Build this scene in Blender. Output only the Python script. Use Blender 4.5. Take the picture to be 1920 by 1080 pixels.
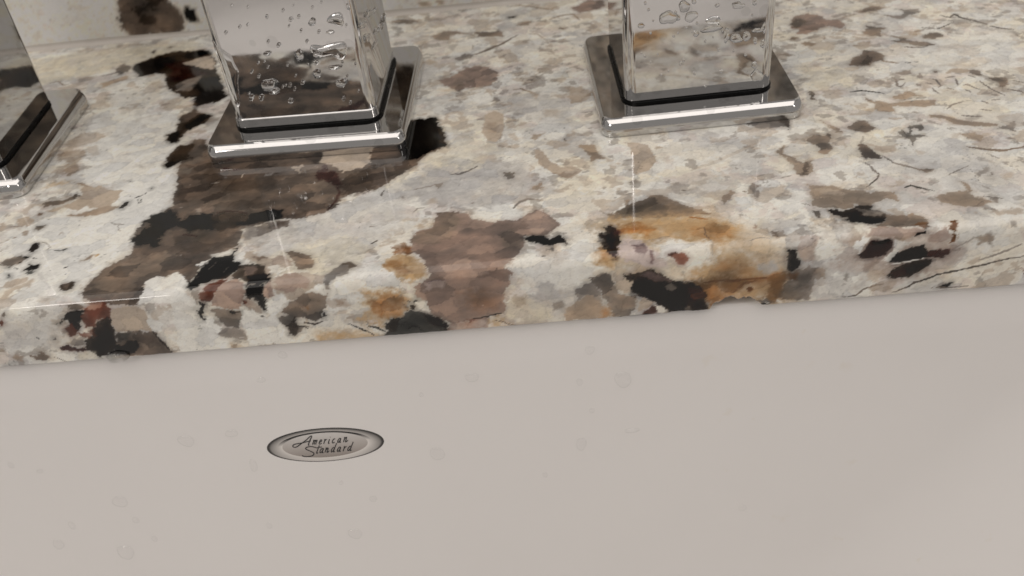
import bpy, bmesh, math, random
import numpy as np
from mathutils import Vector, Matrix
from math import radians as RAD, pi, sin, cos

# ---------------------------------------------------------------- scene, camera, light
scene = bpy.context.scene
for o in list(bpy.data.objects): bpy.data.objects.remove(o)
C = scene.collection
MM = 0.001
vs = scene.view_settings
vs.view_transform = 'Standard'; vs.look = 'None'; vs.exposure = 0.0; vs.gamma = 1.0; vs.use_curve_mapping = False
scene.cycles.max_bounces = 10; scene.cycles.transmission_bounces = 8; scene.cycles.glossy_bounces = 6
scene.cycles.sample_clamp_indirect = 6.0

cam_d = bpy.data.cameras.new('camera'); cam = bpy.data.objects.new('camera', cam_d); C.objects.link(cam)
CAM = [1e-05, -177.69524, 135.58182, 0.67481, -0.06336, -0.12248, 1799.54905]   # x, y, z (mm), pitch, yaw, roll (rad), focal length in px of a 1920 px frame
def cam_axes():
    p, y, r = CAM[3:6]
    f = Vector((sin(y)*cos(p), cos(y)*cos(p), -sin(p))); rt = Vector((cos(y), -sin(y), 0)); up = rt.cross(f)
    return rt*cos(r)+up*sin(r), up*cos(r)-rt*sin(r), f
rt, up, fw = cam_axes()
cam.matrix_world = Matrix(((rt.x, up.x, -fw.x, CAM[0]*MM), (rt.y, up.y, -fw.y, CAM[1]*MM), (rt.z, up.z, -fw.z, CAM[2]*MM), (0, 0, 0, 1)))
cam_d.sensor_width = 36; cam_d.lens = CAM[6]/1920*36; cam_d.clip_start = 0.005; cam_d.clip_end = 20
cam_d.dof.use_dof = True; cam_d.dof.focus_distance = 0.235; cam_d.dof.aperture_fstop = 21
scene.camera = cam

world = bpy.data.worlds.new('World'); scene.world = world; world.use_nodes = True
bg = world.node_tree.nodes['Background']; bg.inputs[0].default_value = (1.0, 0.94, 0.89, 1); bg.inputs[1].default_value = 0.30

def lamp(name, loc, target, size, watts, col=(1, 0.93, 0.875), shape='DISK', sy=None):
    d = bpy.data.lights.new(name, 'AREA'); d.shape = shape; d.size = size; d.energy = watts; d.color = col
    if sy: d.size_y = sy
    o = bpy.data.objects.new(name, d); C.objects.link(o); o.location = loc
    o.rotation_euler = (Vector(target)-Vector(loc)).to_track_quat('-Z', 'Y').to_euler()
    return o
lamp('ceiling_lamp', (-0.05, -0.25, 1.35), (-0.05, -0.10, 0), 2.2, 13.5, shape='RECTANGLE', sy=1.5)
lamp('vanity_bar_lamp', (-0.45, -0.48, 0.48), (-0.03, 0.04, 0), 0.13, .55, shape='RECTANGLE', sy=.11)
lamp('vanity_lamp', (0.58, -0.42, 0.50), (-0.03, 0.04, 0), 0.06, .25, shape='RECTANGLE', sy=.20)

# ---------------------------------------------------------------- helpers
def tag(o, label, cat, group=None, kind=None):
    o['label'] = label; o['category'] = cat
    if group: o['group'] = group
    if kind: o['kind'] = kind
    return o
def empty(name, loc):
    o = bpy.data.objects.new(name, None); o.location = loc; o.empty_display_size = 0.01; C.objects.link(o); return o
def link(name, me, m, parent=None):
    o = bpy.data.objects.new(name, me); C.objects.link(o)
    if m: me.materials.append(m)
    if parent: o.parent = parent
    return o
def mesh(name, verts, faces, normals=None, smooth=True):
    me = bpy.data.meshes.new(name); me.from_pydata([tuple(v) for v in verts], [], faces); me.update()
    if smooth: me.polygons.foreach_set('use_smooth', [True]*len(me.polygons))
    if normals is not None: me.normals_split_custom_set_from_vertices([tuple(n) for n in normals])
    return me
def rr(hx, hy, r, seg):
    """rounded rectangle outline: points and outward normals, ccw; the straight sides get extra points"""
    pts, nrm = [], []
    for k, (sx, sy) in enumerate(((1, 1), (-1, 1), (-1, -1), (1, -1))):
        for i in range(seg+1):
            a = (k+i/seg)*pi/2
            nrm.append((cos(a), sin(a))); pts.append((sx*(hx-r)+r*cos(a), sy*(hy-r)+r*sin(a)))
    return pts, nrm
def loft(name, levels, m, parent, seg=10, cap_top=True, cap_bot=False, flip=False):
    """levels: (hx, hy, r, z, na, nz) in mm; na/nz weigh the outline normal against z"""
    V, N, F = [], [], []; n = 4*(seg+1)
    for hx, hy, r, z, na, nz in levels:
        p, q = rr(hx, hy, r, seg)
        for (x, y), (a, b) in zip(p, q):
            V.append((x*MM, y*MM, z*MM)); v = Vector((a*na, b*na, nz)).normalized(); N.append(-v if flip else v)
    for L in range(len(levels)-1):
        for i in range(n):
            j = (i+1) % n; f = (L*n+i, L*n+j, (L+1)*n+j, (L+1)*n+i)
            F.append(f[::-1] if flip else f)
    for on, L, s in ((cap_top, len(levels)-1, 1), (cap_bot, 0, -1)):
        if not on: continue
        b = len(V)
        for i in range(n): V.append(V[L*n+i]); N.append(Vector((0, 0, s*(-1 if flip else 1))))
        f = list(range(b, b+n)); F.append(f if (s > 0) != flip else f[::-1])
    return link(name, mesh(name, V, F, N), m, parent)
def arc(hx, hy, r, z, R, a0, a1, k):
    """levels that round a top edge: outline shrinks by R(1-cos) while z rises by R sin"""
    out = []
    for i in range(k+1):
        a = a0+(a1-a0)*i/k
        d = R*(1-cos(a)); out.append((hx-d, hy-d, max(r-d, .3), z+R*sin(a), cos(a), sin(a)))
    return out

# ---------------------------------------------------------------- materials
def new_mat(name):
    m = bpy.data.materials.new(name); m.use_nodes = True; nt = m.node_tree
    return m, nt, nt.nodes['Principled BSDF']
def node(nt, t, **kw):
    n = nt.nodes.new(t)
    for k, v in kw.items(): setattr(n, k, v)
    return n
def noise(nt, scale, detail=4, rough=.55, coord=None, dist=0):
    n = node(nt, 'ShaderNodeTexNoise'); n.inputs['Scale'].default_value = scale; n.inputs['Detail'].default_value = detail
    n.inputs['Roughness'].default_value = rough; n.inputs['Distortion'].default_value = dist
    if coord: nt.links.new(coord, n.inputs['Vector'])
    return n
def ramp(nt, fac, stops):
    r = node(nt, 'ShaderNodeValToRGB'); e = r.color_ramp.elements
    while len(e) < len(stops): e.new(.5)
    for el, (p, c) in zip(e, stops): el.position = p; el.color = c if len(c) == 4 else (*c, 1)
    nt.links.new(fac, r.inputs[0]); return r

def granite(name='polished_granite', rlo=.035, rhi=.075, ior=1.42):
    m, nt, b = new_mat(name)
    tc = node(nt, 'ShaderNodeTexCoord'); at = node(nt, 'ShaderNodeAttribute', attribute_name='mineral')
    n1 = noise(nt, 900, 5, .65, tc.outputs['Object']); n2 = noise(nt, 2600, 2, .5, tc.outputs['Object'])
    r1 = ramp(nt, n1.outputs[0], [(.25, (.96, .96, .96)), (.5, (1, 1, 1)), (.78, (1.03, 1.03, 1.03))])
    r2 = ramp(nt, n2.outputs[0], [(.3, (.97, .97, .97)), (.6, (1.02, 1.02, 1.02))])
    a = node(nt, 'ShaderNodeMix', data_type='RGBA', blend_type='MULTIPLY'); a.inputs[0].default_value = 1
    nt.links.new(at.outputs['Color'], a.inputs[6]); nt.links.new(r1.outputs[0], a.inputs[7])
    c = node(nt, 'ShaderNodeMix', data_type='RGBA', blend_type='MULTIPLY'); c.inputs[0].default_value = 1
    nt.links.new(a.outputs[2], c.inputs[6]); nt.links.new(r2.outputs[0], c.inputs[7])
    nt.links.new(c.outputs[2], b.inputs['Base Color'])
    n3 = noise(nt, 120, 4, .6, tc.outputs['Object'])
    rr_ = ramp(nt, n3.outputs[0], [(.3, (rlo, rlo, rlo)), (.7, (rhi, rhi, rhi))]); nt.links.new(rr_.outputs[0], b.inputs['Roughness'])
    b.inputs['IOR'].default_value = ior
    bp = node(nt, 'ShaderNodeBump'); bp.inputs['Strength'].default_value = .015; bp.inputs['Distance'].default_value = .0006
    nt.links.new(n3.outputs[0], bp.inputs['Height']); nt.links.new(bp.outputs[0], b.inputs['Normal'])
    return m
def chrome():
    m, nt, b = new_mat('wet_chrome'); b.inputs['Metallic'].default_value = 1
    tc = node(nt, 'ShaderNodeTexCoord')
    v = node(nt, 'ShaderNodeTexVoronoi'); v.inputs['Scale'].default_value = 160; v.inputs['Randomness'].default_value = 1; nt.links.new(tc.outputs['Object'], v.inputs['Vector'])
    n = noise(nt, 70, 4, .6, tc.outputs['Object']); n2 = noise(nt, 420, 3, .6, tc.outputs['Object'])
    # dried water spots: faint discs of random size
    th = node(nt, 'ShaderNodeMath', operation='MULTIPLY'); th.inputs[1].default_value = .5; nt.links.new(n.outputs[0], th.inputs[0])
    lt = node(nt, 'ShaderNodeMath', operation='LESS_THAN'); nt.links.new(v.outputs['Distance'], lt.inputs[0]); nt.links.new(th.outputs[0], lt.inputs[1])
    cr = ramp(nt, lt.outputs[0], [(0, (.62, .615, .61)), (1, (.56, .555, .55))]); nt.links.new(cr.outputs[0], b.inputs['Base Color'])
    r = ramp(nt, n2.outputs[0], [(.35, (.025, .025, .025)), (.8, (.10, .10, .10))]); nt.links.new(r.outputs[0], b.inputs['Roughness'])
    return m
def porcelain():
    m, nt, b = new_mat('glazed_porcelain'); tc = node(nt, 'ShaderNodeTexCoord')
    n = noise(nt, 16, 3, .5, tc.outputs['Object']); n2 = noise(nt, 75, 4, .6, tc.outputs['Object'])
    base = ramp(nt, n.outputs[0], [(.3, (.79, .773, .757)), (.7, (.81, .793, .777))])
    # yellowish mineral deposits
    st = ramp(nt, n2.outputs[0], [(.64, (0, 0, 0)), (.76, (1, 1, 1))]); n4 = noise(nt, 11, 2, .5, tc.outputs['Object']); st2 = ramp(nt, n4.outputs[0], [(.52, (0, 0, 0)), (.68, (.9, .9, .9))])
    mu = node(nt, 'ShaderNodeMath', operation='MULTIPLY'); nt.links.new(st.outputs[0], mu.inputs[0]); nt.links.new(st2.outputs[0], mu.inputs[1])
    mx = node(nt, 'ShaderNodeMix', data_type='RGBA'); nt.links.new(mu.outputs[0], mx.inputs[0]); nt.links.new(base.outputs[0], mx.inputs[6]); mx.inputs[7].default_value = (.70, .63, .50, 1)
    nt.links.new(mx.outputs[2], b.inputs['Base Color']); b.inputs['Roughness'].default_value = .16; b.inputs['IOR'].default_value = 1.5
    bp = node(nt, 'ShaderNodeBump'); bp.inputs['Strength'].default_value = .12; bp.inputs['Distance'].default_value = .0006
    nt.links.new(n.outputs[0], bp.inputs['Height']); nt.links.new(bp.outputs[0], b.inputs['Normal'])
    return m
def rubber():
    m, nt, b = new_mat('black_rubber'); b.inputs['IOR'].default_value = 1.2; b.inputs['Base Color'].default_value = (.006, .006, .006, 1); b.inputs['Roughness'].default_value = .28
    tc = node(nt, 'ShaderNodeTexCoord'); n = noise(nt, 300, 3, .6, tc.outputs['Object']); r = ramp(nt, n.outputs[0], [(.3, (.2, .2, .2)), (.7, (.4, .4, .4))]); nt.links.new(r.outputs[0], b.inputs['Roughness'])
    return m
def water_lens():
    m, nt, b = new_mat('water'); b.inputs['Base Color'].default_value = (.97, .98, .98, 1); b.inputs['Transmission Weight'].default_value = 1; b.inputs['IOR'].default_value = 1.33
    tc = node(nt, 'ShaderNodeTexCoord'); n = noise(nt, 500, 2, .5, tc.outputs['Object']); r = ramp(nt, n.outputs[0], [(.4, (0, 0, 0)), (.8, (.02, .02, .02))]); nt.links.new(r.outputs[0], b.inputs['Roughness'])
    return m
def water_clear():
    """thin beads on white glaze: they hardly bend what is behind them, they only mirror"""
    m = bpy.data.materials.new('water_bead'); m.use_nodes = True; nt = m.node_tree; nt.nodes.clear()
    out = node(nt, 'ShaderNodeOutputMaterial'); tr = node(nt, 'ShaderNodeBsdfTransparent'); gl = node(nt, 'ShaderNodeBsdfGlossy'); lw = node(nt, 'ShaderNodeLayerWeight'); fr = ramp(nt, lw.outputs['Facing'], [(0, (.035, .035, .035)), (.5, (.07, .07, .07)), (1, (.34, .34, .34))]); mx = node(nt, 'ShaderNodeMixShader')
    tr.inputs[0].default_value = (1, 1, 1, 1); gl.inputs['Roughness'].default_value = .03; lw.inputs[0].default_value = .5
    tc = node(nt, 'ShaderNodeTexCoord'); n = noise(nt, 300, 2, .5, tc.outputs['Object']); r = ramp(nt, n.outputs[0], [(.3, (.02, .02, .02)), (.8, (.05, .05, .05))]); nt.links.new(r.outputs[0], gl.inputs['Roughness'])
    nt.links.new(fr.outputs[0], mx.inputs[0]); di = node(nt, 'ShaderNodeBsdfDiffuse'); di.inputs[0].default_value = (.97, .96, .95, 1); m0 = node(nt, 'ShaderNodeMixShader'); m0.inputs[0].default_value = .05; nt.links.new(tr.outputs[0], m0.inputs[1]); nt.links.new(di.outputs[0], m0.inputs[2]); nt.links.new(m0.outputs[0], mx.inputs[1]); nt.links.new(gl.outputs[0], mx.inputs[2]); nt.links.new(mx.outputs[0], out.inputs[0])
    return m
GRANITE, CHROME, PORC, RUBBER, WATER, BEAD = granite(), chrome(), porcelain(), rubber(), water_lens(), water_clear()

# ---------------------------------------------------------------- granite minerals: coloured grains in slab coordinates (mm)
PAL = {'W': (189, 182, 172), 'C': (184, 174, 160), 'Y': (184, 171, 149), 'G': (150, 143, 137), 'g': (168, 161, 153), 'T': (124, 107, 91), 't': (150, 134, 118), 'B': (72, 61, 53), 'b': (92, 79, 68), 'D': (40, 32, 26), 'K': (6, 6, 6), 'R': (68, 38, 29), 'r': (40, 23, 21), 'O': (112, 77, 46), 'o': (150, 121, 88), 'M': (110, 91, 80), 'm': (134, 113, 100), 'S': (84, 75, 67), 's': (112, 102, 93), 'X': (20, 15, 12), 'N': (42, 41, 38), 'p': (166, 149, 140), 'V': (96, 78, 75), 'F': (92, 60, 37)}
SLAB = """p|W|6|3|0.95|0|-1398 359 -1188 537 -1051 543 -1015 351 -1083 194 -1159 53 -1269 26 -1390 126 -1471 321
p|W|5|3|0.8|0|-1425 1022 -1150 918 -1043 541 -1106 417 -1270 551 -1413 784
p|Y|5|3|0.7|0|-1825 1460 -1222 1483 -1173 1363 -1391 1325 -1632 1253 -1738 1235
p|g|6|3|0.7|0|-813 224 -577 309 -360 429 -371 182 -516 50 -711 119
p|G|5|3|0.75|0|-334 479 -71 462 -32 323 -103 224 -282 288 -410 333
p|g|5|3|0.6|0|-95 834 93 764 53 613 -66 666
p|G|4|2|0.45|0|95 182 190 214 264 275 404 303 490 263 345 190 180 123
p|W|4|1.5|1|0|-198 250 -103 260 -50 204 -104 184 -197 214
p|W|5|2|0.6|0|681 48 801 -9 1079 42 1070 -37 928 -45 808 -55
p|W|5|3|0.45|0|968 897 1457 1017 1359 709 1113 726 977 771
p|Y|5|3|0.6|0|771 867 909 803 882 707 763 714
p|g|6|3|0.6|0|770 318 1039 324 1138 181 1070 77 873 225
p|g|5|3|0.4|0|331 101 449 61 633 -21 615 -82 530 -105
p|W|5|2.5|0.8|0|-105 55 19 17 90 -58 51 -94 -75 -73 -121 -20
p|W|4|2|0.9|0|241 48 357 32 390 -58 304 -81 241 -26
p|G|6|2.5|0.7|0|-90 -104 64 -88 74 -155 -45 -177
p|g|5|3|0.8|0|-1354 -36 -1208 -69 -1235 -137 -1398 -137
p|W|4|2|0.7|0|-536 11 -437 39 -359 -10 -420 -69 -522 -58
p|W|4|2|1|0|596 -18 681 -11 687 -58 653 -86 601 -65
p|W|4|2|0.7|0|581 41 681 48 681 -11 608 -11
p|Y|5|3|0.5|0|-367 541 -189 627 -129 528 -216 432 -334 479
p|Y|5|3|0.6|0|-747 103 -533 183 -444 103 -510 7 -671 50
p|B|0.35|0.9|1|0|-1052 745 -1058 660 -1045 536 -1031 452 -1018 385 -1045 356 -1079 326 -1083 264 -1076 207 -1080 162 -1119 126 -1147 49 -1137 11 -1108 -7 -1072 -19 -1013 -22 -995 1 -1000 48 -983 71 -954 67 -926 87 -885 27 -874 86 -850 143 -794 173 -799 246 -766 255 -714 278 -661 270 -599 285 -569 303 -551 350 -518 373 -477 377 -451 388 -415 433 -374 466 -341 531 -302 558 -282 578 -322 739 -413 746 -433 611 -960 614 -1013 738
p|b|3|2.5|0.75|0|-1115 121 -1069 147 -954 176 -908 103 -1014 54 -1063 0 -1127 18
p|b|3|2.5|0.55|0|-829 506 -598 468 -554 356 -660 297 -779 328 -931 364
p|b|2.5|2|0.6|0|-699 540 -548 543 -493 451 -561 408 -653 437
p|D|4|2.5|0.45|0|-960 614 -730 546 -741 438 -888 435 -971 530
p|D|3|2|0.5|0|-574 430 -490 502 -471 375 -550 361
p|D|4|2.5|0.4|0|-819 249 -831 181 -919 149 -973 248
p|S|2|1|0.6|0|-1081 694 -1052 745 -1035 742 -980 617 -1042 598
p|t|0.5|0.8|1|0|-646 552 -626 590 -502 593 -495 520 -526 496 -565 480 -598 520
p|r|0.7|0.9|0.85|0|-644 493 -628 531 -614 523 -613 493 -595 496 -578 465 -561 428 -568 407 -592 428 -623 455 -648 476
l|r|0.5|0.35|0.6|1|-574 408 -564 380 -568 338 -581 303
p|r|0.6|0.8|1|0|-919 562 -910 567 -904 551 -913 549
p|r|0.6|0.8|0.7|0|-894 549 -875 552 -865 535 -888 539
p|t|0.4|0.8|0.8|0|-720 534 -701 537 -693 548 -685 535 -694 513 -682 499 -695 498 -714 519
l|t|0.15|0.35|0.7|0.4|-853 504 -850 521
l|s|0.15|0.35|0.7|0.5|-933 486 -912 488
p|s|1|0.8|0.5|0|-943 349 -939 369 -922 335 -936 332
p|K|1|1.2|0.95|0|-1077 321 -1061 350 -1018 370 -994 345 -973 311 -955 334 -900 331 -876 256 -943 266 -981 297 -1015 292 -1008 202 -1070 216 -1084 233 -1077 271 -1059 298
p|K|1.2|1.2|0.95|0|-1009 359 -984 308 -957 309 -942 333 -901 321 -874 297 -874 272 -903 271 -941 257 -978 287 -1005 276 -1012 238 -1044 354 -1030 367
p|D|1.5|1.2|0.8|0|-898 321 -870 332 -795 316 -789 284 -812 258 -850 243 -885 268
p|K|0.8|0.8|1|0|-820 279 -792 285 -789 315 -749 324 -713 321 -693 290 -706 279 -751 273 -789 259 -814 263
l|r|0.15|0.35|0.7|0.5|-883 334 -853 337 -821 327 -796 318
l|r|0.15|0.35|0.9|0.5|-955 244 -947 245 -924 237 -914 231
p|B|0.5|0.8|0.8|0|-764 250 -713 273 -677 267 -679 243 -708 227 -733 221 -748 209
p|s|0.6|0.8|0.8|0|-792 260 -765 256 -749 228 -751 209 -782 195 -793 220
l|C|0.15|0.35|0.8|0.5|-711 278 -684 271
p|D|0.5|0.8|1|0|-1120 820 -1132 897 -1110 927 -1074 920 -1024 885 -1039 846 -1075 820 -1090 782 -1100 744 -1121 732 -1137 759 -1142 791
p|K|0.5|0.8|0.8|0|-1101 824 -1085 880 -1059 909 -1028 886 -1057 849 -1079 804
p|K|0.4|0.8|0.9|0|-1140 787 -1118 811 -1103 776 -1102 737 -1124 741
p|B|0.6|0.8|1|0|-1132 889 -1117 920 -1095 950 -1072 911 -1090 881 -1116 852
p|D|0.5|0.8|1|0|-1106 631 -1106 676 -1090 719 -1042 722 -1037 687 -1044 665 -1027 632 -1067 617 -1087 592
p|K|0.5|0.8|0.9|0|-1104 623 -1081 627 -1044 635 -1065 609 -1086 588
p|S|0.4|0.8|1|0|-1055 572 -1044 592 -1014 579 -1010 550 -1035 554
p|D|0.6|1|1|0|-1415 1309 -1377 1343 -1341 1383 -1287 1398 -1214 1393 -1155 1386 -1128 1332 -1069 1157 -1010 1014 -1045 976 -1092 959 -1113 971 -1109 1024 -1152 1024 -1202 1080 -1250 1156 -1272 1219 -1299 1234 -1356 1221 -1381 1262
p|K|0.7|0.8|0.8|0|-1408 1318 -1367 1341 -1326 1364 -1268 1362 -1263 1308 -1289 1283 -1299 1234 -1354 1231 -1385 1272
p|K|0.5|0.8|1|0|-1239 1377 -1155 1386 -1139 1361 -1178 1342 -1192 1325 -1235 1344
p|r|1|0.8|0.7|0|-1300 1306 -1229 1322 -1161 1236 -1114 1196 -1178 1160 -1221 1150 -1246 1174 -1246 1243
p|t|0.7|0.8|1|0|-1229 1301 -1187 1323 -1136 1344 -1098 1223 -1132 1230 -1166 1257 -1208 1276
p|s|1|0.8|0.8|0|-1211 1128 -1171 1169 -1131 1190 -1130 1112 -1149 1078 -1186 1086
p|K|0.7|0.8|1|0|-1135 1094 -1133 1161 -1071 1168 -1015 1015 -1063 980 -1090 967 -1115 1017 -1093 1049
p|b|0.6|0.8|1|0|-1466 1300 -1447 1337 -1415 1309 -1411 1268 -1440 1254
p|T|0.7|0.8|1|0|-1485 1194 -1456 1217 -1407 1237 -1390 1213 -1425 1191 -1467 1166
l|S|0.15|0.35|1|0.6|-1496 1255 -1458 1267 -1415 1309
p|s|0.6|0.8|0.8|0|-1581 1243 -1558 1258 -1529 1242 -1564 1219
l|T|0.15|0.35|1|0.6|-1689 1230 -1653 1247 -1616 1210 -1600 1217
l|T|0.15|0.35|0.6|0.8|-1581 1243 -1522 1260
p|S|0.4|0.8|1|0|-1378 1413 -1359 1430 -1360 1398
p|S|0.4|0.8|1|0|-1315 1448 -1296 1450 -1306 1430
p|t|1.5|0.8|0.5|0|-1315 1130 -1275 1180 -1244 1135 -1259 1091 -1299 1089
p|g|1.5|0.8|0.5|0|-1304 973 -1266 992 -1268 940
p|t|1|1|0.8|0|-1466 793 -1434 844 -1422 858 -1385 852 -1341 819 -1365 791 -1395 781 -1422 762
p|T|0.9|1|0.75|0|-1468 731 -1419 753 -1381 739 -1372 714 -1381 671 -1357 622 -1379 597 -1407 631 -1407 675 -1452 698
p|t|0.8|0.8|0.5|0|-1389 764 -1357 766 -1325 706 -1352 703
p|t|0.6|1|1|0|-1317 527 -1265 524 -1239 503 -1190 490 -1188 445 -1204 414 -1239 409 -1274 420 -1288 406 -1340 430 -1363 407 -1377 420 -1331 440 -1301 479
p|T|0.5|0.8|1|0|-1346 555 -1327 555 -1297 524 -1319 533
p|b|0.5|0.8|1|0|-1403 456 -1386 470 -1364 461 -1337 474 -1318 493 -1309 480 -1326 461 -1346 447 -1376 441 -1392 435
p|T|0.4|0.8|1|0|-1312 385 -1303 395 -1282 389 -1256 396 -1228 413 -1208 418 -1175 402 -1188 385 -1217 379 -1248 370 -1279 380
p|t|0.6|0.8|1|0|-1452 388 -1424 395 -1394 374 -1406 350 -1436 354
p|b|0.4|0.8|1|0|-1402 402 -1399 415 -1386 411 -1386 402 -1396 397
p|t|0.6|0.8|0.6|0|-1456 421 -1438 456 -1425 462 -1425 438 -1438 407
p|S|0.5|0.8|1|0|-1380 333 -1377 346 -1356 348 -1353 332 -1365 323
p|T|0.5|0.8|0.7|0|-1413 320 -1404 329 -1389 322 -1390 309 -1405 309
l|S|0.15|0.35|1|0.3|-1362 372 -1355 376
l|T|0.15|0.35|1|0.4|-1429 300 -1414 301
l|T|0.15|0.35|0.5|0.5|-1300 294 -1298 306 -1289 297
l|S|0.15|0.35|0.6|0.4|-1461 356 -1408 348
p|o|1.2|0.8|0.5|0|-1439 541 -1427 562 -1392 574 -1365 570 -1383 549 -1413 543
p|t|1|0.8|0.8|0|-1493 373 -1482 377 -1468 359 -1472 339 -1479 340
p|K|0.3|0.8|1|0|-1169 398 -1166 414 -1162 430 -1150 428 -1147 411 -1154 404 -1157 394
l|K|0.15|0.35|1|0.45|-1140 446 -1128 452 -1118 460
l|K|0.15|0.35|1|0.25|-1118 460 -1114 469
p|K|0.2|0.8|1|0|-1111 491 -1101 489 -1104 482
p|K|0.2|0.8|1|0|-1188 541 -1182 537 -1184 532
l|N|0.15|0.35|1|0.3|-1131 441 -1121 418 -1116 422 -1120 439
l|K|0.15|0.35|1|0.2|-1159 455 -1150 452
p|X|0.3|0.8|1|0|-1362 234 -1361 258 -1350 269 -1340 265 -1339 240 -1341 221
l|S|0.15|0.35|0.8|0.25|-1341 267 -1328 265 -1304 240 -1308 229 -1324 231
l|K|0.15|0.35|1|0.35|-1287 222 -1270 220 -1252 227
p|N|0.3|0.8|1|0|-1273 220 -1263 224 -1254 226 -1262 215
p|S|0.8|0.8|1|0|-1416 189 -1400 206 -1368 215 -1352 204 -1361 181 -1384 169 -1412 179
l|K|0.15|0.35|1|0.4|-1362 210 -1346 204
p|K|0.3|0.8|1|0|-1361 205 -1348 208 -1349 196
l|K|0.15|0.35|1|0.4|-1366 180 -1359 186
p|K|0.3|0.8|1|0|-1337 150 -1332 168 -1333 178 -1320 167 -1308 165 -1302 150 -1316 141
p|N|0.3|0.8|0.8|0|-1331 131 -1324 140 -1303 137 -1302 128
p|K|0.3|0.8|1|0|-1391 169 -1381 168 -1380 161
l|K|0.15|0.35|1|0.3|-1367 162 -1357 157
p|K|0.3|0.8|1|0|-1375 135 -1363 134 -1360 120
l|K|0.15|0.35|1|0.25|-1335 199 -1324 195
l|K|0.15|0.35|1|0.3|-1233 143 -1223 146
l|K|0.15|0.35|1|0.3|-1220 116 -1214 117
p|T|0.4|0.8|1|0|-1196 170 -1182 185 -1172 190 -1174 179 -1183 171
p|o|0.5|0.8|1|0|-1167 185 -1158 193 -1153 190 -1160 182
l|s|0.15|0.35|1|0.3|-1175 336 -1156 323 -1133 317
l|s|0.15|0.35|1|0.3|-1147 316 -1138 295 -1130 286
p|t|0.8|0.8|0.8|0|-1364 105 -1336 119 -1306 117 -1320 94 -1353 77 -1371 79
p|g|0.3|0.8|0.6|0|-1294 123 -1283 130 -1197 19 -1176 8 -1185 0 -1205 11 -1269 93
p|D|0.5|0.7|1|0|-1215 72 -1202 79 -1187 84 -1176 76 -1176 54 -1190 45 -1204 54
p|m|0.6|0.8|0.3|0|-1215 86 -1190 78 -1192 52
p|t|1|0.8|0.8|0|-1356 44 -1351 73 -1317 86 -1293 118 -1296 74 -1332 66 -1336 37 -1347 21
p|S|0.4|0.8|1|0|-1178 -7 -1163 -2 -1149 -7 -1139 -11 -1150 -24 -1171 -22
p|R|0.5|0.8|1|0|-1142 -22 -1111 -1 -1089 -6 -1077 -32 -1089 -59 -1116 -63 -1145 -82 -1159 -84 -1161 -51
p|m|0.8|0.8|0.5|0|-1128 -9 -1107 -3 -1093 -9 -1102 -26 -1132 -26
p|K|0.5|0.8|1|0|-1190 -41 -1174 -29 -1156 -24 -1145 -28 -1161 -51 -1169 -79 -1188 -99 -1196 -91 -1194 -58 -1221 -63 -1207 -57
p|R|0.6|0.8|1|0|-1208 -79 -1190 -70 -1179 -85 -1190 -106 -1205 -108
p|X|0.5|0.7|1|0|-1141 -86 -1117 -67 -1097 -58 -1086 -66 -1096 -94 -1093 -116 -1098 -138 -1128 -172 -1161 -184 -1173 -164 -1188 -151 -1171 -123 -1153 -110
p|R|0.7|0.8|0.7|0|-1184 -96 -1157 -99 -1142 -89 -1147 -111 -1174 -115
p|s|0.5|0.8|1|0|-1224 -128 -1197 -116 -1174 -115 -1173 -134 -1195 -146 -1216 -136
p|r|0.5|0.8|1|0|-1246 -137 -1226 -132 -1197 -146 -1178 -148 -1191 -158 -1217 -153 -1244 -148
p|t|0.4|0.6|1|0|-1077 -32 -1047 -25 -1015 -28 -999 -44 -996 -65 -1006 -89 -1002 -112 -1033 -105 -1091 -102 -1089 -73
p|B|0.4|0.6|1|0|-1092 -106 -1052 -103 -1021 -110 -995 -116 -984 -150 -974 -189 -1005 -188 -1076 -186 -1124 -177 -1101 -138
p|N|0.8|0.8|0.6|0|-1087 -106 -1055 -110 -1067 -130 -1092 -135
p|K|0.5|0.8|1|0|-1113 -140 -1074 -141 -1063 -134 -1046 -140 -1048 -151 -1068 -171 -1088 -180 -1135 -177 -1122 -158
p|b|1.2|0.8|0.7|0|-1041 -152 -1006 -148 -993 -176 -1023 -180 -1046 -174
l|X|0.15|0.35|0.8|0.5|-1002 -112 -974 -189
p|b|0.5|0.8|1|0|-1325 -159 -1305 -153 -1290 -151 -1279 -171 -1301 -176 -1322 -172
p|T|0.8|0.8|0.8|0|-1377 -153 -1360 -147 -1346 -160 -1357 -174 -1376 -164
p|T|0.8|0.8|0.6|0|-1395 -128 -1385 -126 -1388 -140 -1399 -139
p|R|0.3|0.8|1|0|-1351 -31 -1347 -46 -1354 -56 -1363 -56
p|S|0.4|0.8|1|0|-1344 -14 -1333 -8 -1335 -22 -1349 -26
l|N|0.15|0.35|0.7|0.5|-1332 -83 -1326 -95
l|N|0.15|0.35|0.7|0.4|-1291 -99 -1285 -107
p|S|0.4|0.8|1|0|-1250 -107 -1242 -102 -1242 -110 -1249 -112
p|G|1.5|0.8|0.7|0|-1357 -81 -1312 -67 -1298 -87 -1328 -106 -1359 -99
l|S|0.15|0.35|1|0.3|-1272 -168 -1257 -181 -1249 -190 -1242 -194
p|Y|1.5|0.8|0.6|0|-1210 -163 -1163 -161 -1166 -183 -1202 -187 -1222 -181
p|W|0.4|1|0.85|0|-911 64 -892 44 -882 17 -890 -6 -873 -11 -868 -46 -861 -68 -865 -110 -841 -142 -817 -163 -825 -192 -955 -193
p|W|0.4|0.8|0.85|0|-996 14 -999 52 -982 70 -948 67 -925 84 -891 38 -885 3 -876 -19 -884 -28 -1005 -22 -999 -6
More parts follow.
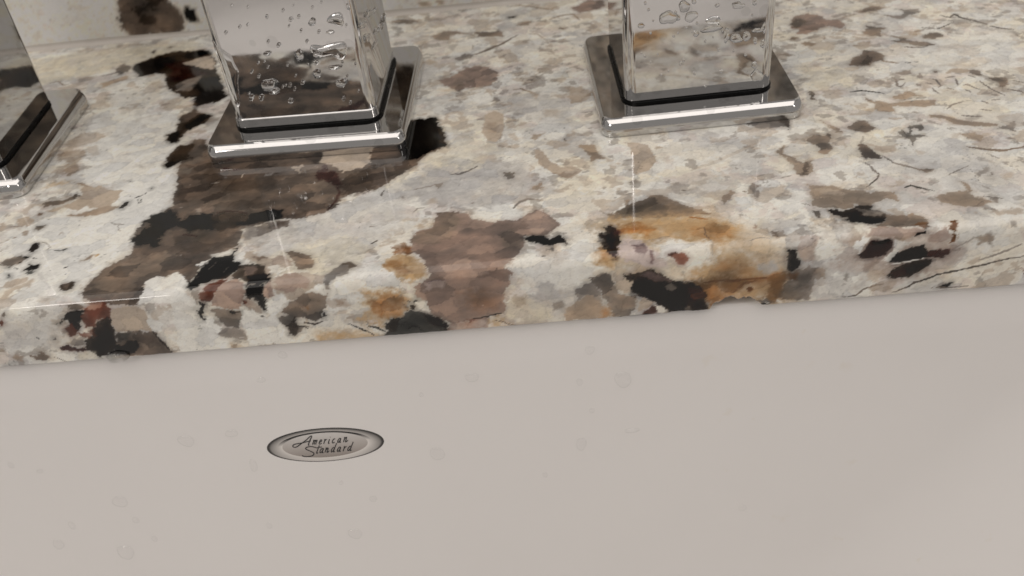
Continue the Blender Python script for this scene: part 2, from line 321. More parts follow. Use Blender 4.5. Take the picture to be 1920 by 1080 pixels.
p|K|0.4|0.6|1|0|-885 18 -876 68 -860 106 -851 136 -827 133 -806 139 -796 170 -792 179 -797 147 -792 110 -771 102 -768 75 -787 52 -795 40 -823 44 -852 26 -869 9
l|S|0.15|0.35|0.8|0.35|-846 82 -836 112
l|S|0.15|0.35|0.7|0.3|-807 67 -798 88
l|S|0.15|0.35|0.5|0.3|-871 50 -866 62
p|W|0.3|0.8|1|0|-883 109 -875 121 -859 126 -865 102 -873 96
p|D|0.5|0.7|0.95|0|-786 47 -768 89 -747 95 -701 88 -688 47 -685 17 -708 11 -738 11 -751 34 -773 37
p|X|0.4|0.8|1|0|-740 20 -742 46 -716 51 -692 52 -684 16 -713 8
p|M|0.8|0.8|0.7|0|-761 83 -734 88 -720 69 -732 49 -753 47
p|R|0.4|0.8|1|0|-855 -13 -846 12 -831 27 -795 40 -788 43 -803 15 -819 -10 -830 -29 -855 -30
p|m|0.3|0.5|1|0|-831 -33 -813 0 -797 23 -773 37 -748 21 -745 -14 -759 -47 -773 -67 -804 -60 -840 -46
p|s|0.4|0.8|1|0|-873 3 -853 9 -852 -13 -869 -25 -873 -11
p|K|0.4|0.8|1|0|-743 12 -708 7 -697 14 -701 -22 -700 -50 -710 -77 -719 -69 -722 -48 -732 -36 -747 -31
p|s|0.4|0.8|1|0|-749 -38 -731 -42 -722 -62 -720 -83 -743 -77 -759 -58
p|R|0.4|0.8|1|0|-755 -37 -745 -35 -746 -49 -758 -51
p|m|0.5|0.8|1|0|-694 5 -682 16 -674 -12 -674 -32 -695 -40 -701 -26
p|t|0.6|0.8|0.9|0|-773 125 -764 152 -744 135 -707 116 -693 101 -690 56 -683 21 -633 39 -606 40 -561 25 -550 28 -559 -7 -588 -21 -638 -50 -656 -55 -652 -28 -672 -22 -680 16 -705 80 -743 103
p|M|0.8|0.8|0.5|0|-697 97 -674 121 -654 100 -638 71 -664 61 -687 69
p|b|0.35|0.6|1|0|-665 131 -633 124 -595 109 -584 77 -585 59 -613 48 -630 70 -642 93
p|b|0.5|0.8|1|0|-741 121 -714 124 -706 111 -726 101
p|C|0.35|0.8|1|0|-694 78 -675 78 -668 49 -686 49
p|W|0.4|0.8|1|0|-584 -8 -558 -4 -557 -24 -585 -28
p|m|0.5|0.8|0.7|0|-675 32 -627 39 -587 8 -593 -17 -641 -19 -669 -12
p|s|0.5|0.6|1|0|-552 20 -527 51 -512 62 -473 52 -493 38 -495 17 -521 12 -539 1 -547 -29 -560 -24
p|b|0.5|0.8|1|0|-520 59 -501 63 -472 46 -499 45
p|b|0.3|0.6|1|0|-677 -84 -653 -66 -613 -35 -593 -30 -562 -44 -552 -38 -564 -79 -585 -112 -601 -124 -625 -107 -651 -101
p|K|0.3|0.8|1|0|-583 -108 -571 -99 -569 -110
l|B|0.15|0.35|1|0.5|-628 -121 -603 -131 -582 -123
p|F|1|0.8|0.5|0|-611 -74 -603 -71 -603 -85 -612 -88
p|K|0.35|0.8|1|0|-861 -33 -848 -34 -861 -68 -860 -89 -869 -85 -876 -56 -862 -54
p|S|0.4|0.5|1|0|-852 -58 -820 -58 -769 -71 -770 -85 -789 -126 -815 -119 -830 -93 -836 -67
p|K|0.3|0.8|0.8|0|-795 -68 -769 -74 -790 -79
p|s|0.5|0.6|1|0|-834 -117 -800 -125 -780 -130 -773 -157 -778 -167 -809 -157 -834 -147 -845 -134
p|W|0.4|0.8|0.85|0|-771 -88 -763 -71 -740 -67 -735 -88 -716 -98 -691 -97 -678 -123 -673 -149 -680 -185 -739 -187 -780 -193 -774 -149 -777 -120
p|W|0.4|0.8|1|0|-866 -103 -854 -72 -840 -81 -840 -99 -834 -117 -844 -131 -859 -118
p|W|0.4|0.8|1|0|-700 -50 -681 -38 -652 -28 -650 -55 -678 -80 -698 -92 -710 -77
p|S|0.4|0.6|1|0|-685 -97 -661 -100 -644 -105 -643 -127 -621 -137 -659 -158 -675 -156 -669 -131 -681 -112
p|X|0.3|0.8|0.8|0|-671 -128 -646 -105 -641 -131 -662 -161 -672 -153
l|K|0.15|0.35|1|0.35|-730 -89 -717 -94
l|K|0.15|0.35|1|0.3|-647 -130 -634 -135 -622 -144
p|T|0.5|0.8|1|0|-821 -178 -808 -172 -810 -190 -822 -193
p|o|2|1.5|0.9|0|-469 -51 -440 -41 -387 -46 -366 -76 -367 -118 -402 -132 -439 -153 -485 -134
p|O|2|1.5|0.8|0|-446 -61 -404 -51 -378 -71 -371 -111 -408 -135 -439 -125 -461 -94
p|F|1.5|0.8|0.35|0|-538 -60 -511 -60 -505 -85 -532 -82
p|o|2|0.8|0.8|0|-592 -158 -527 -161 -487 -173 -442 -185 -506 -197 -598 -194
l|K|0.15|0.35|1|0.4|-521 -137 -497 -154 -478 -167 -464 -183
l|N|0.15|0.35|1|0.7|-474 -149 -454 -158 -437 -171
p|o|1.2|1|0.9|0|-411 60 -386 79 -348 78 -309 16 -313 -10 -346 -20 -386 -6 -411 30
p|O|1.2|0.8|0.6|0|-410 43 -379 60 -360 27 -348 9 -380 13
p|F|1|0.8|0.7|0|-397 112 -367 122 -344 105 -346 82 -378 78 -392 84
p|M|0.35|0.8|1|0|-351 128 -343 169 -299 186 -296 239 -257 243 -220 230 -202 201 -183 193 -132 185 -88 181 -65 209 -37 219 -5 185 7 145 -8 119 -25 103 -73 106 -80 66 -104 21 -128 -4 -107 -23 -127 -68 -136 -101 -135 -144 -187 -152 -226 -162 -281 -160 -310 -136 -327 -105 -338 -73 -341 -38 -302 -9 -314 46 -336 67 -355 96
p|b|1.2|1.2|0.75|0|-349 137 -343 164 -299 186 -296 234 -251 242 -227 195 -258 128 -307 112 -339 112
p|m|1.5|0.8|0.8|0|-69 195 -32 214 -1 156 -13 125 -46 116 -67 147
p|b|1.5|0.8|0.5|0|-135 133 -103 143 -76 93 -90 59 -122 63
p|m|1|0.8|0.55|0|-281 25 -242 43 -196 31 -162 4 -159 -23 -225 -26 -276 -14 -306 -1
p|F|2.5|0.8|0.35|0|-231 -70 -183 -68 -144 -100 -162 -126 -221 -120
p|p|1|0.8|0.4|0|-315 -27 -268 -29 -276 -51 -319 -54
l|V|0.15|0.35|0.5|0.4|-310 -27 -262 -26
p|R|1|0.8|0.45|0|-281 -163 -242 -156 -179 -152 -182 -185 -219 -192 -285 -188
l|K|0.15|0.35|1|0.35|-214 -154 -187 -151 -143 -144
p|N|0.5|0.7|1|0|-432 -147 -391 -130 -363 -111 -330 -126 -310 -138 -281 -159 -281 -181 -291 -191 -363 -193 -440 -192
p|X|0.6|0.8|1|0|-336 -128 -310 -138 -279 -163 -281 -181 -315 -170 -331 -150
l|K|0.15|0.35|1|0.6|-376 -171 -366 -161 -353 -166 -349 -178
p|X|0.7|0.8|0.6|0|-427 -147 -392 -133 -410 -175 -436 -183
p|K|0.3|0.8|1|0|-368 -81 -360 -82 -364 -90
p|K|0.3|0.8|1|0|-350 -81 -341 -72 -342 -82 -349 -88
p|X|0.4|0.8|1|0|-364 -97 -347 -96 -350 -113 -361 -115
p|C|0.4|0.8|1|0|-346 -85 -318 -81 -319 -120 -339 -114
p|K|0.4|0.6|1|0|-74 101 -54 112 -36 105 -15 88 7 108 20 92 29 64 11 71 -8 60 -37 69 -58 83
p|S|0.4|0.8|0.6|0|-33 50 -3 55 -7 38
l|S|0.15|0.35|1|0.4|-36 25 -28 24
p|Y|2|0.8|0.6|0|-122 -95 -79 -100 -24 -148 -21 -177 -108 -182 -138 -150
p|T|1.5|0.8|0.5|0|-116 -96 -79 -93 -79 -128 -109 -132
p|o|1.2|0.8|0.7|0|-177 -163 -147 -159 -124 -180 -178 -192
l|B|0.15|0.35|1|0.4|-161 -165 -135 -179 -109 -192
p|G|1.5|0.8|0.7|0|-54 -55 -13 -66 10 -123 -18 -134 -48 -103
p|S|0.8|0.8|0.7|0|-23 -127 5 -119 6 -140 -19 -148
l|s|0.15|0.35|0.9|0.9|-263 421 -239 420 -216 433 -195 452
p|S|0.3|0.8|1|0|-124 406 -105 406 -92 398 -94 371 -108 373 -117 389
p|s|0.4|0.8|1|0|-309 376 -280 382 -293 358
l|s|0.15|0.35|0.6|0.6|-362 361 -332 369 -306 373
p|T|0.5|0.8|1|0|-57 314 -42 328 -24 346 -20 308
l|s|0.15|0.35|1|1|-98 236 -81 261 -64 271 -46 266
l|s|0.15|0.35|0.7|0.5|-356 253 -344 272 -327 269
p|S|0.3|0.8|1|0|-393 331 -386 335 -387 325
l|S|0.15|0.35|1|0.5|-456 129 -437 145
l|S|0.15|0.35|1|0.3|-463 208 -452 209
l|g|0.15|0.35|0.8|0.8|-216 340 -190 338
p|s|0.5|0.8|0.7|0|-206 276 -198 280 -201 270
l|S|0.15|0.35|0.7|0.5|-446 345 -442 371
p|t|1.2|0.8|0.6|0|-318 314 -300 316 -293 289 -316 288
p|t|0.5|0.6|1|0|-175 734 -151 758 -124 724 -118 668 -125 600 -140 573 -166 582 -184 634
p|T|1|0.8|0.5|0|-167 685 -140 687 -140 618 -166 623
p|s|0.4|0.8|1|0|-138 548 -130 557 -117 544 -125 531
p|s|0.6|0.8|0.7|0|-136 591 -124 608 -128 571
p|t|0.6|0.8|0.5|0|-109 613 -87 609 -80 563 -102 567
p|t|0.4|0.8|1|0|-48 572 -34 595 -4 601 -16 585 -32 562
p|S|0.3|0.8|1|0|43 559 50 558 47 544
p|S|0.3|0.8|1|0|55 572 58 560
l|s|0.15|0.35|1|0.3|-66 499 -56 490
p|K|0.4|0.8|1|0|-407 725 -369 742 -323 747 -307 687 -279 576 -309 567 -337 536 -366 519 -403 518 -422 669
p|D|0.5|0.8|1|0|-310 672 -284 607 -275 575 -299 594
p|t|0.4|0.7|1|0|-35 512 -12 500 7 435 28 411 63 405 86 388 52 348 32 364 8 381 -25 420 -36 470
p|T|0.6|0.8|0.7|0|8 381 54 373 68 378 45 346
p|T|0.4|0.6|1|0|80 513 106 515 127 504 132 468 153 430 129 434 110 417 109 452 93 489
l|s|0.15|0.35|1|0.3|69 452 80 451
p|M|0.45|0.6|0.95|0|-324 986 -279 1004 -237 1052 -182 1055 -139 1003 -135 957 -160 917 -209 909 -242 916 -258 897 -297 935
p|b|0.8|0.8|0.6|0|-302 945 -261 973 -235 932 -258 897
p|s|0.4|0.8|1|0|-153 812 -147 844 -131 824 -133 804
l|t|0.15|0.35|0.6|0.8|-172 893 -156 846
l|T|0.15|0.35|0.8|0.8|-94 873 -66 876 -38 849 -19 819
p|t|0.7|0.8|0.7|0|-46 859 -14 835 -20 802 -39 823
p|t|0.7|0.8|0.8|0|75 852 115 853 144 812 124 758 77 751
p|T|0.6|0.8|0.7|0|110 785 144 812 142 788
p|s|0.4|0.8|1|0|-279 1129 -249 1162 -222 1146 -222 1121 -265 1106
l|b|0.15|0.35|0.9|1.2|-213 1144 -170 1170 -125 1206 -89 1245
l|s|0.15|0.35|1|0.6|-89 1245 -67 1266
p|b|0.6|0.8|1|0|-216 1322 -175 1312 -134 1314 -120 1300 -121 1262 -152 1275 -197 1280
p|T|0.7|0.8|1|0|-368 1324 -328 1353 -290 1344 -244 1317 -298 1313 -306 1278 -343 1286
p|t|0.8|0.8|0.8|0|-388 1122 -363 1147 -330 1105 -360 1097
p|t|0.8|0.8|0.5|0|-428 1326 -373 1336 -376 1230 -424 1272
p|b|0.8|0.8|0.85|0|-524 1477 -487 1497 -408 1461 -445 1447 -503 1455
p|K|0.25|0.8|1|0|-99 1422 -73 1422 -78 1409 -97 1405
p|T|0.5|0.8|1|0|-70 1348 -46 1370 -19 1358 -29 1333 -56 1334
l|T|0.15|0.35|0.85|1|41 1367 79 1386 125 1392 144 1337
p|M|0.5|0.8|1|0|115 1458 148 1461 179 1501 235 1488 240 1439 209 1406 144 1393
l|T|0.15|0.35|0.7|1|-95 1509 -57 1512 13 1471 49 1450 74 1468
l|T|0.15|0.35|0.6|0.6|-35 1264 -4 1257 29 1192
p|t|1|0.8|0.7|0|5 1039 32 1071 78 1043 46 1011
p|S|0.3|0.8|1|0|73 959 83 962 78 949
p|S|0.3|0.8|1|0|-36 932 -28 930 -32 922
p|S|0.3|0.8|1|0|73 1287 96 1288 81 1269
p|G|2|0.8|0.6|0|-111 820 -52 800 -15 719 -73 730
p|t|1.5|0.8|0.4|0|-2 733 40 725 34 679 0 685
l|s|0.15|0.35|0.7|0.5|-223 1187 -221 1222
p|s|1.2|0.8|0.4|0|-305 1235 -269 1238 -285 1190
p|T|1|0.8|0.5|0|165 1310 191 1293 184 1267
p|s|0.4|0.8|1|0|34 1120 47 1119 40 1109
p|t|0.4|0.6|1|0|211 504 236 500 269 479 278 436 283 395 254 353 217 337 218 372 226 418 218 467
p|T|0.6|0.8|0.7|0|293 472 313 461 288 459
p|s|0.5|0.8|0.8|0|195 305 219 320 231 306 225 282 204 279
l|s|0.15|0.35|0.6|0.6|187 251 209 259
p|T|0.5|0.8|0.7|0|182 227 199 234 182 203
p|b|0.4|0.6|1|0|133 170 179 204 203 212 235 225 246 238 276 234 301 203 336 174 375 136 346 137 310 134 256 140 218 143 177 152 144 151
p|W|0.5|0.8|1|0|144 180 180 215 175 198 147 174
l|B|0.15|0.35|1|0.6|347 143 378 135
l|s|0.15|0.35|0.8|0.4|112 191 133 170 141 152
l|W|0.15|0.35|1|0.6|303 214 332 192
p|T|1|0.8|0.4|0|436 492 492 482 476 457 435 464
p|S|0.35|0.8|1|0|416 202 427 212 448 233 452 221 437 193 426 189 416 167 413 185
l|S|0.15|0.35|1|0.3|321 251 340 244
p|s|0.4|0.8|1|0|484 215 502 255 515 241 511 205 497 184 488 203
l|S|0.15|0.35|1|0.4|472 220 480 216
p|W|0.8|0.8|1|0|451 197 484 203 484 168 451 167
p|t|1.2|0.8|0.9|0|591 389 619 418 614 398 603 380 614 338 597 354
p|s|0.4|0.8|1|0|552 551 628 582 668 567 655 510 629 508 577 517 550 541
p|b|0.5|0.8|1|0|633 574 668 567 650 490 644 512
l|s|0.15|0.35|0.6|0.3|67 257 73 250
l|t|0.15|0.35|0.35|1.2|361 335 424 364 522 421 563 449
p|t|1|0.8|0.6|0|70 358 94 354 105 320 84 304
l|s|0.15|0.35|1|0.3|120 601 131 599
p|t|1|0.8|0.8|0|72 801 127 791 109 761 82 766
p|o|7|3|0.6|0|104 134 211 164 375 139 469 37 553 -75 549 -173 370 -170 316 -82 216 -39 116 -61
p|O|4|3|0.5|0|304 -81 378 -57 543 -106 549 -173 357 -169
p|o|2|1.5|0.85|0|136 150 216 143 322 132 368 120 408 95 434 78 407 19 330 21 258 58 207 70 161 82 149 120
p|O|1.5|1.5|0.8|0|159 119 198 127 228 108 242 93 208 75 167 90
p|O|2|1.5|0.55|0|330 84 369 97 406 82 410 36 356 22 328 39
l|O|0.15|0.35|0.8|0.7|322 133 367 115
p|o|2|0.8|0.9|0|77 23 100 54 125 33 142 -9 126 -27 84 -29
p|O|1.5|0.8|0.6|0|92 20 107 40 122 -1 95 -11
p|X|0.5|0.7|1|0|100 68 106 90 128 123 143 116 154 87 147 43 146 13 140 -3 123 16 112 35
p|r|1|0.8|0.8|0|133 118 158 100 156 82 141 89
p|r|0.8|0.8|0.8|0|123 16 144 13 140 -3 130 2
p|p|1.5|0.8|0.95|0|150 56 170 71 209 39 226 10 240 0 255 -21 250 -47 219 -40 162 -18 147 -3
p|V|1|0.8|0.7|0|177 39 204 44 213 12 199 -2 180 17
p|V|0.7|0.8|0.8|0|216 12 226 14 222 -31 214 -24
p|R|0.7|0.8|0.95|0|259 -9 265 -3 291 -6 304 -23 292 -42 276 -37 266 -22
p|p|1|0.8|0.4|0|253 24 277 12 307 -20 302 -53 261 -35
p|o|2.5|1.5|0.85|0|328 -62 343 -37 378 -15 430 -33 458 -63 470 -90 408 -104 342 -97
p|O|2|0.8|0.55|0|380 -48 431 -47 454 -75 423 -92 376 -87
p|O|1.5|1.5|0.85|0|303 -101 329 -90 408 -92 512 -100 518 -107 461 -111 410 -147 384 -165 353 -168 341 -139
l|F|0.15|0.35|0.8|0.8|342 -98 408 -102 512 -101
l|F|0.15|0.35|0.7|0.8|410 -140 435 -115 466 -108
p|o|2|0.8|0.8|0|410 -140 462 -125 514 -117 517 -165 481 -182 448 -165
p|F|0.7|0.8|1|0|441 -133 451 -127 462 -135 452 -142
p|X|0.4|0.7|1|0|154 -58 177 -57 209 -44 224 -49 250 -72 271 -91 303 -94 335 -111 354 -134 347 -157 353 -182 340 -192 299 -191 267 -184 245 -171 213 -143 171 -107 177 -77 159 -70
p|K|0.6|0.8|1|0|177 -77 214 -85 245 -102 287 -92 304 -128 304 -163 299 -187 267 -180 213 -139 174 -104
p|V|1|0.8|0.5|0|193 -59 214 -51 250 -75 266 -90 229 -86
p|S|0.5|0.8|1|0|245 -102 266 -97 280 -109 267 -124 253 -116
p|S|0.4|0.8|0.8|0|296 -173 312 -171 316 -189 302 -191
p|R|1|0.8|0.5|0|303 -108 340 -119 349 -140 326 -158 309 -136
p|t|0.4|0.8|0.9|0|125 -45 151 -61 161 -72 177 -77 171 -104 155 -112 137 -97 130 -69
p|S|0.4|0.6|1|0|72 -63 94 -45 118 -48 127 -75 140 -90 139 -114 182 -122 181 -157 159 -183 121 -186 117 -157 102 -121 95 -99 82 -77
p|b|0.8|0.8|0.4|0|137 -117 176 -122 181 -157 138 -159
p|s|0.5|0.6|1|0|37 -93 69 -73 82 -77 95 -99 104 -142 91 -133 60 -113 37 -128
p|T|0.8|0.8|1|0|10 -146 37 -128 76 -111 101 -134 119 -168 116 -186 7 -188
p|t|0.6|0.8|1|0|181 -157 192 -130 224 -148 213 -168 181 -175
p|R|0.6|0.8|1|0|197 -180 219 -165 237 -163 229 -180 202 -188
p|C|0.4|0.8|1|0|224 -162 240 -162 251 -179 235 -184
p|O|1.2|0.8|0.6|0|98 -166 117 -157 119 -182 102 -184
l|K|0.15|0.35|1|0.6|110 -192 164 -189 224 -188 278 -190
l|B|0.15|0.35|1|0.4|73 -59 81 -57
p|S|0.4|0.8|1|0|379 -171 389 -158 413 -157 409 -167 393 -180
p|K|0.3|0.8|1|0|395 -162 413 -158 406 -171 393 -174
p|S|0.5|0.8|1|0|478 -175 504 -164 516 -179 492 -187
l|K|0.15|0.35|1|0.4|481 -183 503 -186
l|B|0.15|0.35|0.6|0.4|352 83 352 61 356 38 361 20 361 -21
p|G|1.5|0.8|0.8|0|463 -64 496 -51 514 -60 517 -93 475 -86
l|s|0.15|0.35|1|0.4|447 16 469 24 494 18
p|R|0.6|0.8|0.6|0|468 80 475 77 471 68 466 71
p|b|0.6|0.8|0.7|0|499 44 515 46 514 19 504 21
p|X|0.3|0.8|1|0|23 77 30 63 27 54 22 60
l|S|0.15|0.35|1|0.3|329 -19 334 -22
l|S|0.15|0.35|1|0.3|85 95 87 84
l|S|0.15|0.35|1|0.3|62 110 66 107
p|W|4|2|0.85|0|227 40 356 28 371 -40 303 -57 241 -23
p|W|4|2|0.7|0|43 99 102 112 107 25 79 -25 17 -18
p|R|0.8|0.8|0.9|0|259 -9 265 -3 291 -6 304 -23 292 -42 276 -37 266 -22
p|V|0.8|0.8|0.5|0|177 39 204 44 213 12 199 -2 180 17
p|V|0.6|0.8|0.6|0|216 12 226 14 222 -31 214 -24
p|m|6|3|0.55|0|669 7 872 -1 945 -70 897 -144 721 -133 639 -69
p|G|5|3|0.5|0|538 -42 691 -90 750 -161 574 -175
p|T|0.5|0.7|1|0|631 228 688 213 732 185 772 169 829 166 819 121 806 135 773 129 750 115 721 125 703 105 663 117 632 122 621 141 627 175
p|t|1.2|0.8|0.6|0|631 216 690 194 716 172 664 169
p|X|0.4|0.6|1|0|652 108 668 114 683 100 711 110 726 119 759 114 749 101 764 90 780 71 766 46 739 39 712 49 673 66 688 74 658 87
p|K|0.4|0.8|1|0|674 68 700 72 731 73 769 57 761 41 728 41 701 56
p|s|0.6|0.8|0.8|0|715 104 752 101 776 78 754 67 721 80
p|b|0.5|0.6|1|0|774 72 798 69 819 60 834 69 856 52 860 27 864 5 823 16 764 22 736 29 769 46
p|F|0.7|0.8|0.7|0|822 22 844 34 860 27 861 13 836 12
p|m|0.8|0.8|0.85|0|729 25 778 18 844 8 849 -10 808 -17 760 -16 716 0
p|T|0.6|0.8|1|0|777 -10 807 -11 803 -22 775 -17
p|K|0.3|0.8|1|0|823 -15 828 -8 839 -5 848 0 851 -10 837 -11 829 -17
p|S|0.5|0.8|1|0|614 113 634 105 630 78 617 85
l|s|0.15|0.35|1|0.3|595 148 617 136
p|F|0.5|0.8|1|0|904 25 922 23 912 -9 925 -29 912 -39 903 -42 905 -20 904 -1
p|m|0.8|0.8|0.7|0|862 -15 899 10 904 -31 885 -44 848 -36
p|K|0.3|0.4|1|0|530 -22 553 -24 558 -48 567 -61 563 -80 545 -90 535 -81 536 -54
p|s|0.5|0.8|1|0|525 -41 532 -34 534 -69 527 -57
p|m|0.8|0.8|0.6|0|561 12 605 17 602 -10 597 -48 593 -72 571 -69 555 -28
p|r|0.4|0.5|1|0|698 -55 716 -26 724 -16 770 -21 773 -44 761 -62 731 -70 700 -67
p|K|0.4|0.8|0.8|0|719 -23 742 -20 761 -23 744 -33
l|K|0.15|0.35|1|0.6|751 -19 766 -19
p|W|0.5|0.8|1|0|757 -77 772 -59 789 -45 786 -68 770 -82
p|g|0.6|0.8|1|0|770 -21 803 -24 817 -33 792 -46 777 -52
p|W|0.5|0.8|1|0|683 -27 704 -2 716 -7 707 -25 698 -51
p|K|0.4|0.5|1|0|773 -83 785 -65 796 -54 819 -45 843 -44 858 -61 889 -64 886 -83 856 -84 820 -88 789 -88
p|r|0.5|0.8|1|0|859 -65 885 -62 916 -65 901 -81 874 -86 856 -84
p|X|0.4|0.5|1|0|773 -127 782 -104 808 -94 838 -86 872 -89 866 -109 844 -126 824 -136 783 -134
p|r|0.7|0.8|0.6|0|781 -119 804 -106 819 -123 796 -133
l|W|0.15|0.35|1|0.4|765 -92 802 -90 850 -83
l|S|0.15|0.35|1|0.6|796 -178 832 -165 843 -154 896 -136 946 -125 991 -118 1038 -107 1085 -100
l|S|0.15|0.35|0.8|0.45|670 -179 708 -179 731 -159 767 -150
l|s|0.15|0.35|0.7|0.7|982 -101 1022 -90 1071 -64
l|s|0.15|0.35|0.5|0.5|918 -59 946 -43 972 -27
p|K|0.35|0.8|1|0|900 -175 916 -164 931 -160 922 -177
l|S|0.15|0.35|1|0.4|884 -175 972 -178
p|b|0.8|1|0.75|0|523 -96 566 -81 609 -81 629 -91 631 -116 607 -121 600 -178 555 -177 523 -170 520 -136 535 -122
p|O|1.2|0.8|0.75|0|492 -93 535 -89 544 -114 528 -149 524 -178 498 -175
p|F|1|0.8|0.6|0|542 -94 564 -92 563 -116 541 -114
p|T|0.8|0.8|0.7|0|953 -36 972 -27 998 -22 1006 -46 977 -50
p|t|1|0.8|0.6|0|724 -109 767 -106 754 -145 728 -138
p|T|1|0.8|0.6|0|740 -156 778 -139 797 -141 789 -173 745 -173
p|R|0.5|0.8|0.6|0|1087 -136 1093 -133 1098 -157 1090 -148
p|S|0.4|0.8|0.6|0|668 -111 680 -109 678 -137 671 -132
p|W|0.8|0.8|1|0|645 -101 660 -95 663 -119 651 -122
p|W|0.8|0.8|1|0|688 -122 704 -119 703 -139 690 -138
p|b|0.5|0.8|0.6|0|502 48 529 44 530 22 508 18
p|s|0.6|0.8|0.6|0|1035 6 1051 9 1050 -12 1041 -11
p|s|0.8|0.8|0.5|0|983 -20 997 -14 1007 -61
p|T|0.7|0.7|1|0|909 124 941 142 990 140 993 117 1029 89 994 72 949 81 921 97
p|T|0.5|0.8|1|0|984 183 996 175 999 139 989 138
l|N|0.15|0.35|1|0.6|849 175 869 183 893 168 914 153
l|s|0.15|0.35|1|0.5|1017 113 1032 105 1054 99
p|s|0.5|0.8|1|0|1028 111 1044 103 1038 81 1032 88
p|t|1.2|0.8|0.8|0|1003 54 1084 52 1073 27 1017 35
p|b|0.4|0.6|1|0|678 432 708 454 731 447 744 458 755 446 735 411 738 383 713 354 698 363 704 396
p|b|0.5|0.6|1|0|798 477 840 513 865 501 872 463 840 441 817 456
p|B|0.5|0.8|1|0|794 353 812 391 825 388 835 353 849 311 822 312 800 326
p|t|0.6|0.8|0.8|0|831 387 860 369 893 376 884 338 850 337
l|s|0.15|0.35|0.9|0.8|846 325 862 290 890 266 919 245 946 247
p|S|0.4|0.8|1|0|914 249 934 252 945 244 921 233
p|T|0.5|0.6|1|0|593 395 620 421 622 417 605 386 613 365 634 351 648 326 669 329 655 274 630 265 620 279 623 317 607 353 592 375
p|B|0.8|0.8|0.7|0|648 326 661 324 644 269 624 269 623 279 641 282
p|T|0.5|0.8|1|0|743 527 754 510 775 481 783 458 767 465 754 496
p|b|0.5|0.8|1|0|755 695 770 696 771 672 757 659 763 641 746 645
l|X|0.15|0.3|1|0.7|864 671 894 672 921 662 949 646
p|T|0.5|0.6|1|0|897 631 911 605 918 604 952 585 1015 589 1026 590 1067 582 1057 554 1021 553 971 566 950 567 942 538 914 543 898 561 910 590 894 608
p|T|0.5|0.8|1|0|963 618 985 630 1016 647 1033 620 1044 610 1015 612 968 602
p|S|0.5|0.8|0.85|0|916 427 930 439 939 423 958 462 989 460 990 442 975 430 966 453 953 434 947 408 981 415 979 402 952 393 934 362 937 389 921 412
p|T|0.5|0.5|1|0|1023 508 1056 502 1081 475 1128 452 1180 428 1164 420 1118 425 1071 448 1055 480 1025 493
p|s|0.5|0.8|1|0|1166 410 1195 422 1217 435 1202 382 1189 398
p|T|0.7|0.8|0.9|0|1064 400 1101 400 1116 377 1106 352 1087 362
l|T|0.15|0.35|1|1|1062 333 1101 313 1142 299 1192 310
l|s|0.15|0.35|0.6|0.6|1094 295 1115 266
p|t|1.2|0.8|0.5|0|1183 470 1259 470 1232 404 1194 411
l|s|0.15|0.35|0.8|0.7|794 308 804 274 811 242
l|S|0.15|0.35|1|0.4|813 250 804 230 784 209 765 191
l|s|0.15|0.35|0.8|0.5|969 212 998 229 1031 248
p|s|0.6|0.8|0.6|0|1035 210 1065 236 1077 234 1065 212 1033 187
p|s|0.4|0.8|1|0|1068 211 1077 204 1067 184
l|s|0.15|0.35|0.6|0.6|577 265 602 273
p|t|0.7|0.8|0.7|0|922 512 959 505 933 492
p|t|1|0.8|0.5|0|929 343 956 325 940 315
l|s|0.15|0.35|0.5|0.5|1028 158 1045 137
p|t|1|0.8|0.6|0|1095 201 1121 202 1112 180 1092 177
l|s|0.15|0.35|0.6|0.4|1045 432 1057 419
l|s|0.15|0.35|0.5|0.6|812 391 828 429
l|s|0.15|0.35|0.95|0.7|999 733 1005 715 998 683 1006 674 1024 694
l|s|0.15|0.35|0.95|0.7|1012 714 1027 715
l|s|0.15|0.35|0.95|0.7|1098 704 1109 694 1112 660 1101 650
l|s|0.15|0.35|0.95|0.7|1083 650 1085 626 1090 617
l|s|0.15|0.35|0.95|0.7|1164 691 1155 652
l|s|0.15|0.35|0.95|0.7|1170 649 1183 654 1195 628 1199 619
l|s|0.15|0.35|0.95|0.7|1165 626 1173 608
l|s|0.15|0.35|0.95|0.7|1220 663 1232 612 1253 573
l|s|0.15|0.35|0.95|0.7|1272 604 1296 592 1305 578
l|s|0.15|0.35|0.95|0.7|1181 553 1196 538
l|s|0.15|0.35|0.95|0.7|1138 700 1166 707
l|s|0.15|0.35|0.95|0.7|1164 511 1188 499
l|s|0.15|0.35|0.95|0.7|1079 527 1096 546 1134 562
l|s|0.15|0.35|0.95|0.7|1104 489 1150 473
l|s|0.15|0.35|0.95|0.7|1210 555 1231 554
l|s|0.15|0.35|0.95|0.7|1218 688 1202 704
l|s|0.15|0.35|0.95|0.7|1305 649 1328 633
l|s|0.15|0.35|0.95|0.7|1121 643 1135 632
l|s|0.15|0.35|0.95|0.7|1076 684 1091 673
p|s|0.4|0.8|1|0|1051 681 1067 678 1058 663 1048 665
p|s|0.4|0.8|1|0|1012 751 1037 767 1058 763 1060 741 1035 738
p|s|0.5|0.8|1|0|1068 731 1086 736 1074 709 1064 715
p|S|0.4|0.8|1|0|1120 750 1132 748 1128 731 1116 734
p|t|0.6|0.8|1|0|1147 727 1176 755 1198 742 1219 729 1186 711 1166 728
p|S|0.4|0.8|1|0|1204 720 1222 737 1240 725 1244 687 1224 703
p|b|0.4|0.8|1|0|1250 685 1293 672 1294 656 1281 634 1268 629 1261 599 1257 615 1264 646 1260 663
p|M|0.6|0.8|0.95|0|806 1149 830 1196 882 1216 903 1200 920 1164 957 1145 975 1104 955 1078 913 1109 873 1082 835 1061 807 1067 829 1108 805 1113
p|B|0.6|0.8|0.9|0|808 1149 831 1185 855 1179 867 1156 839 1131 817 1110
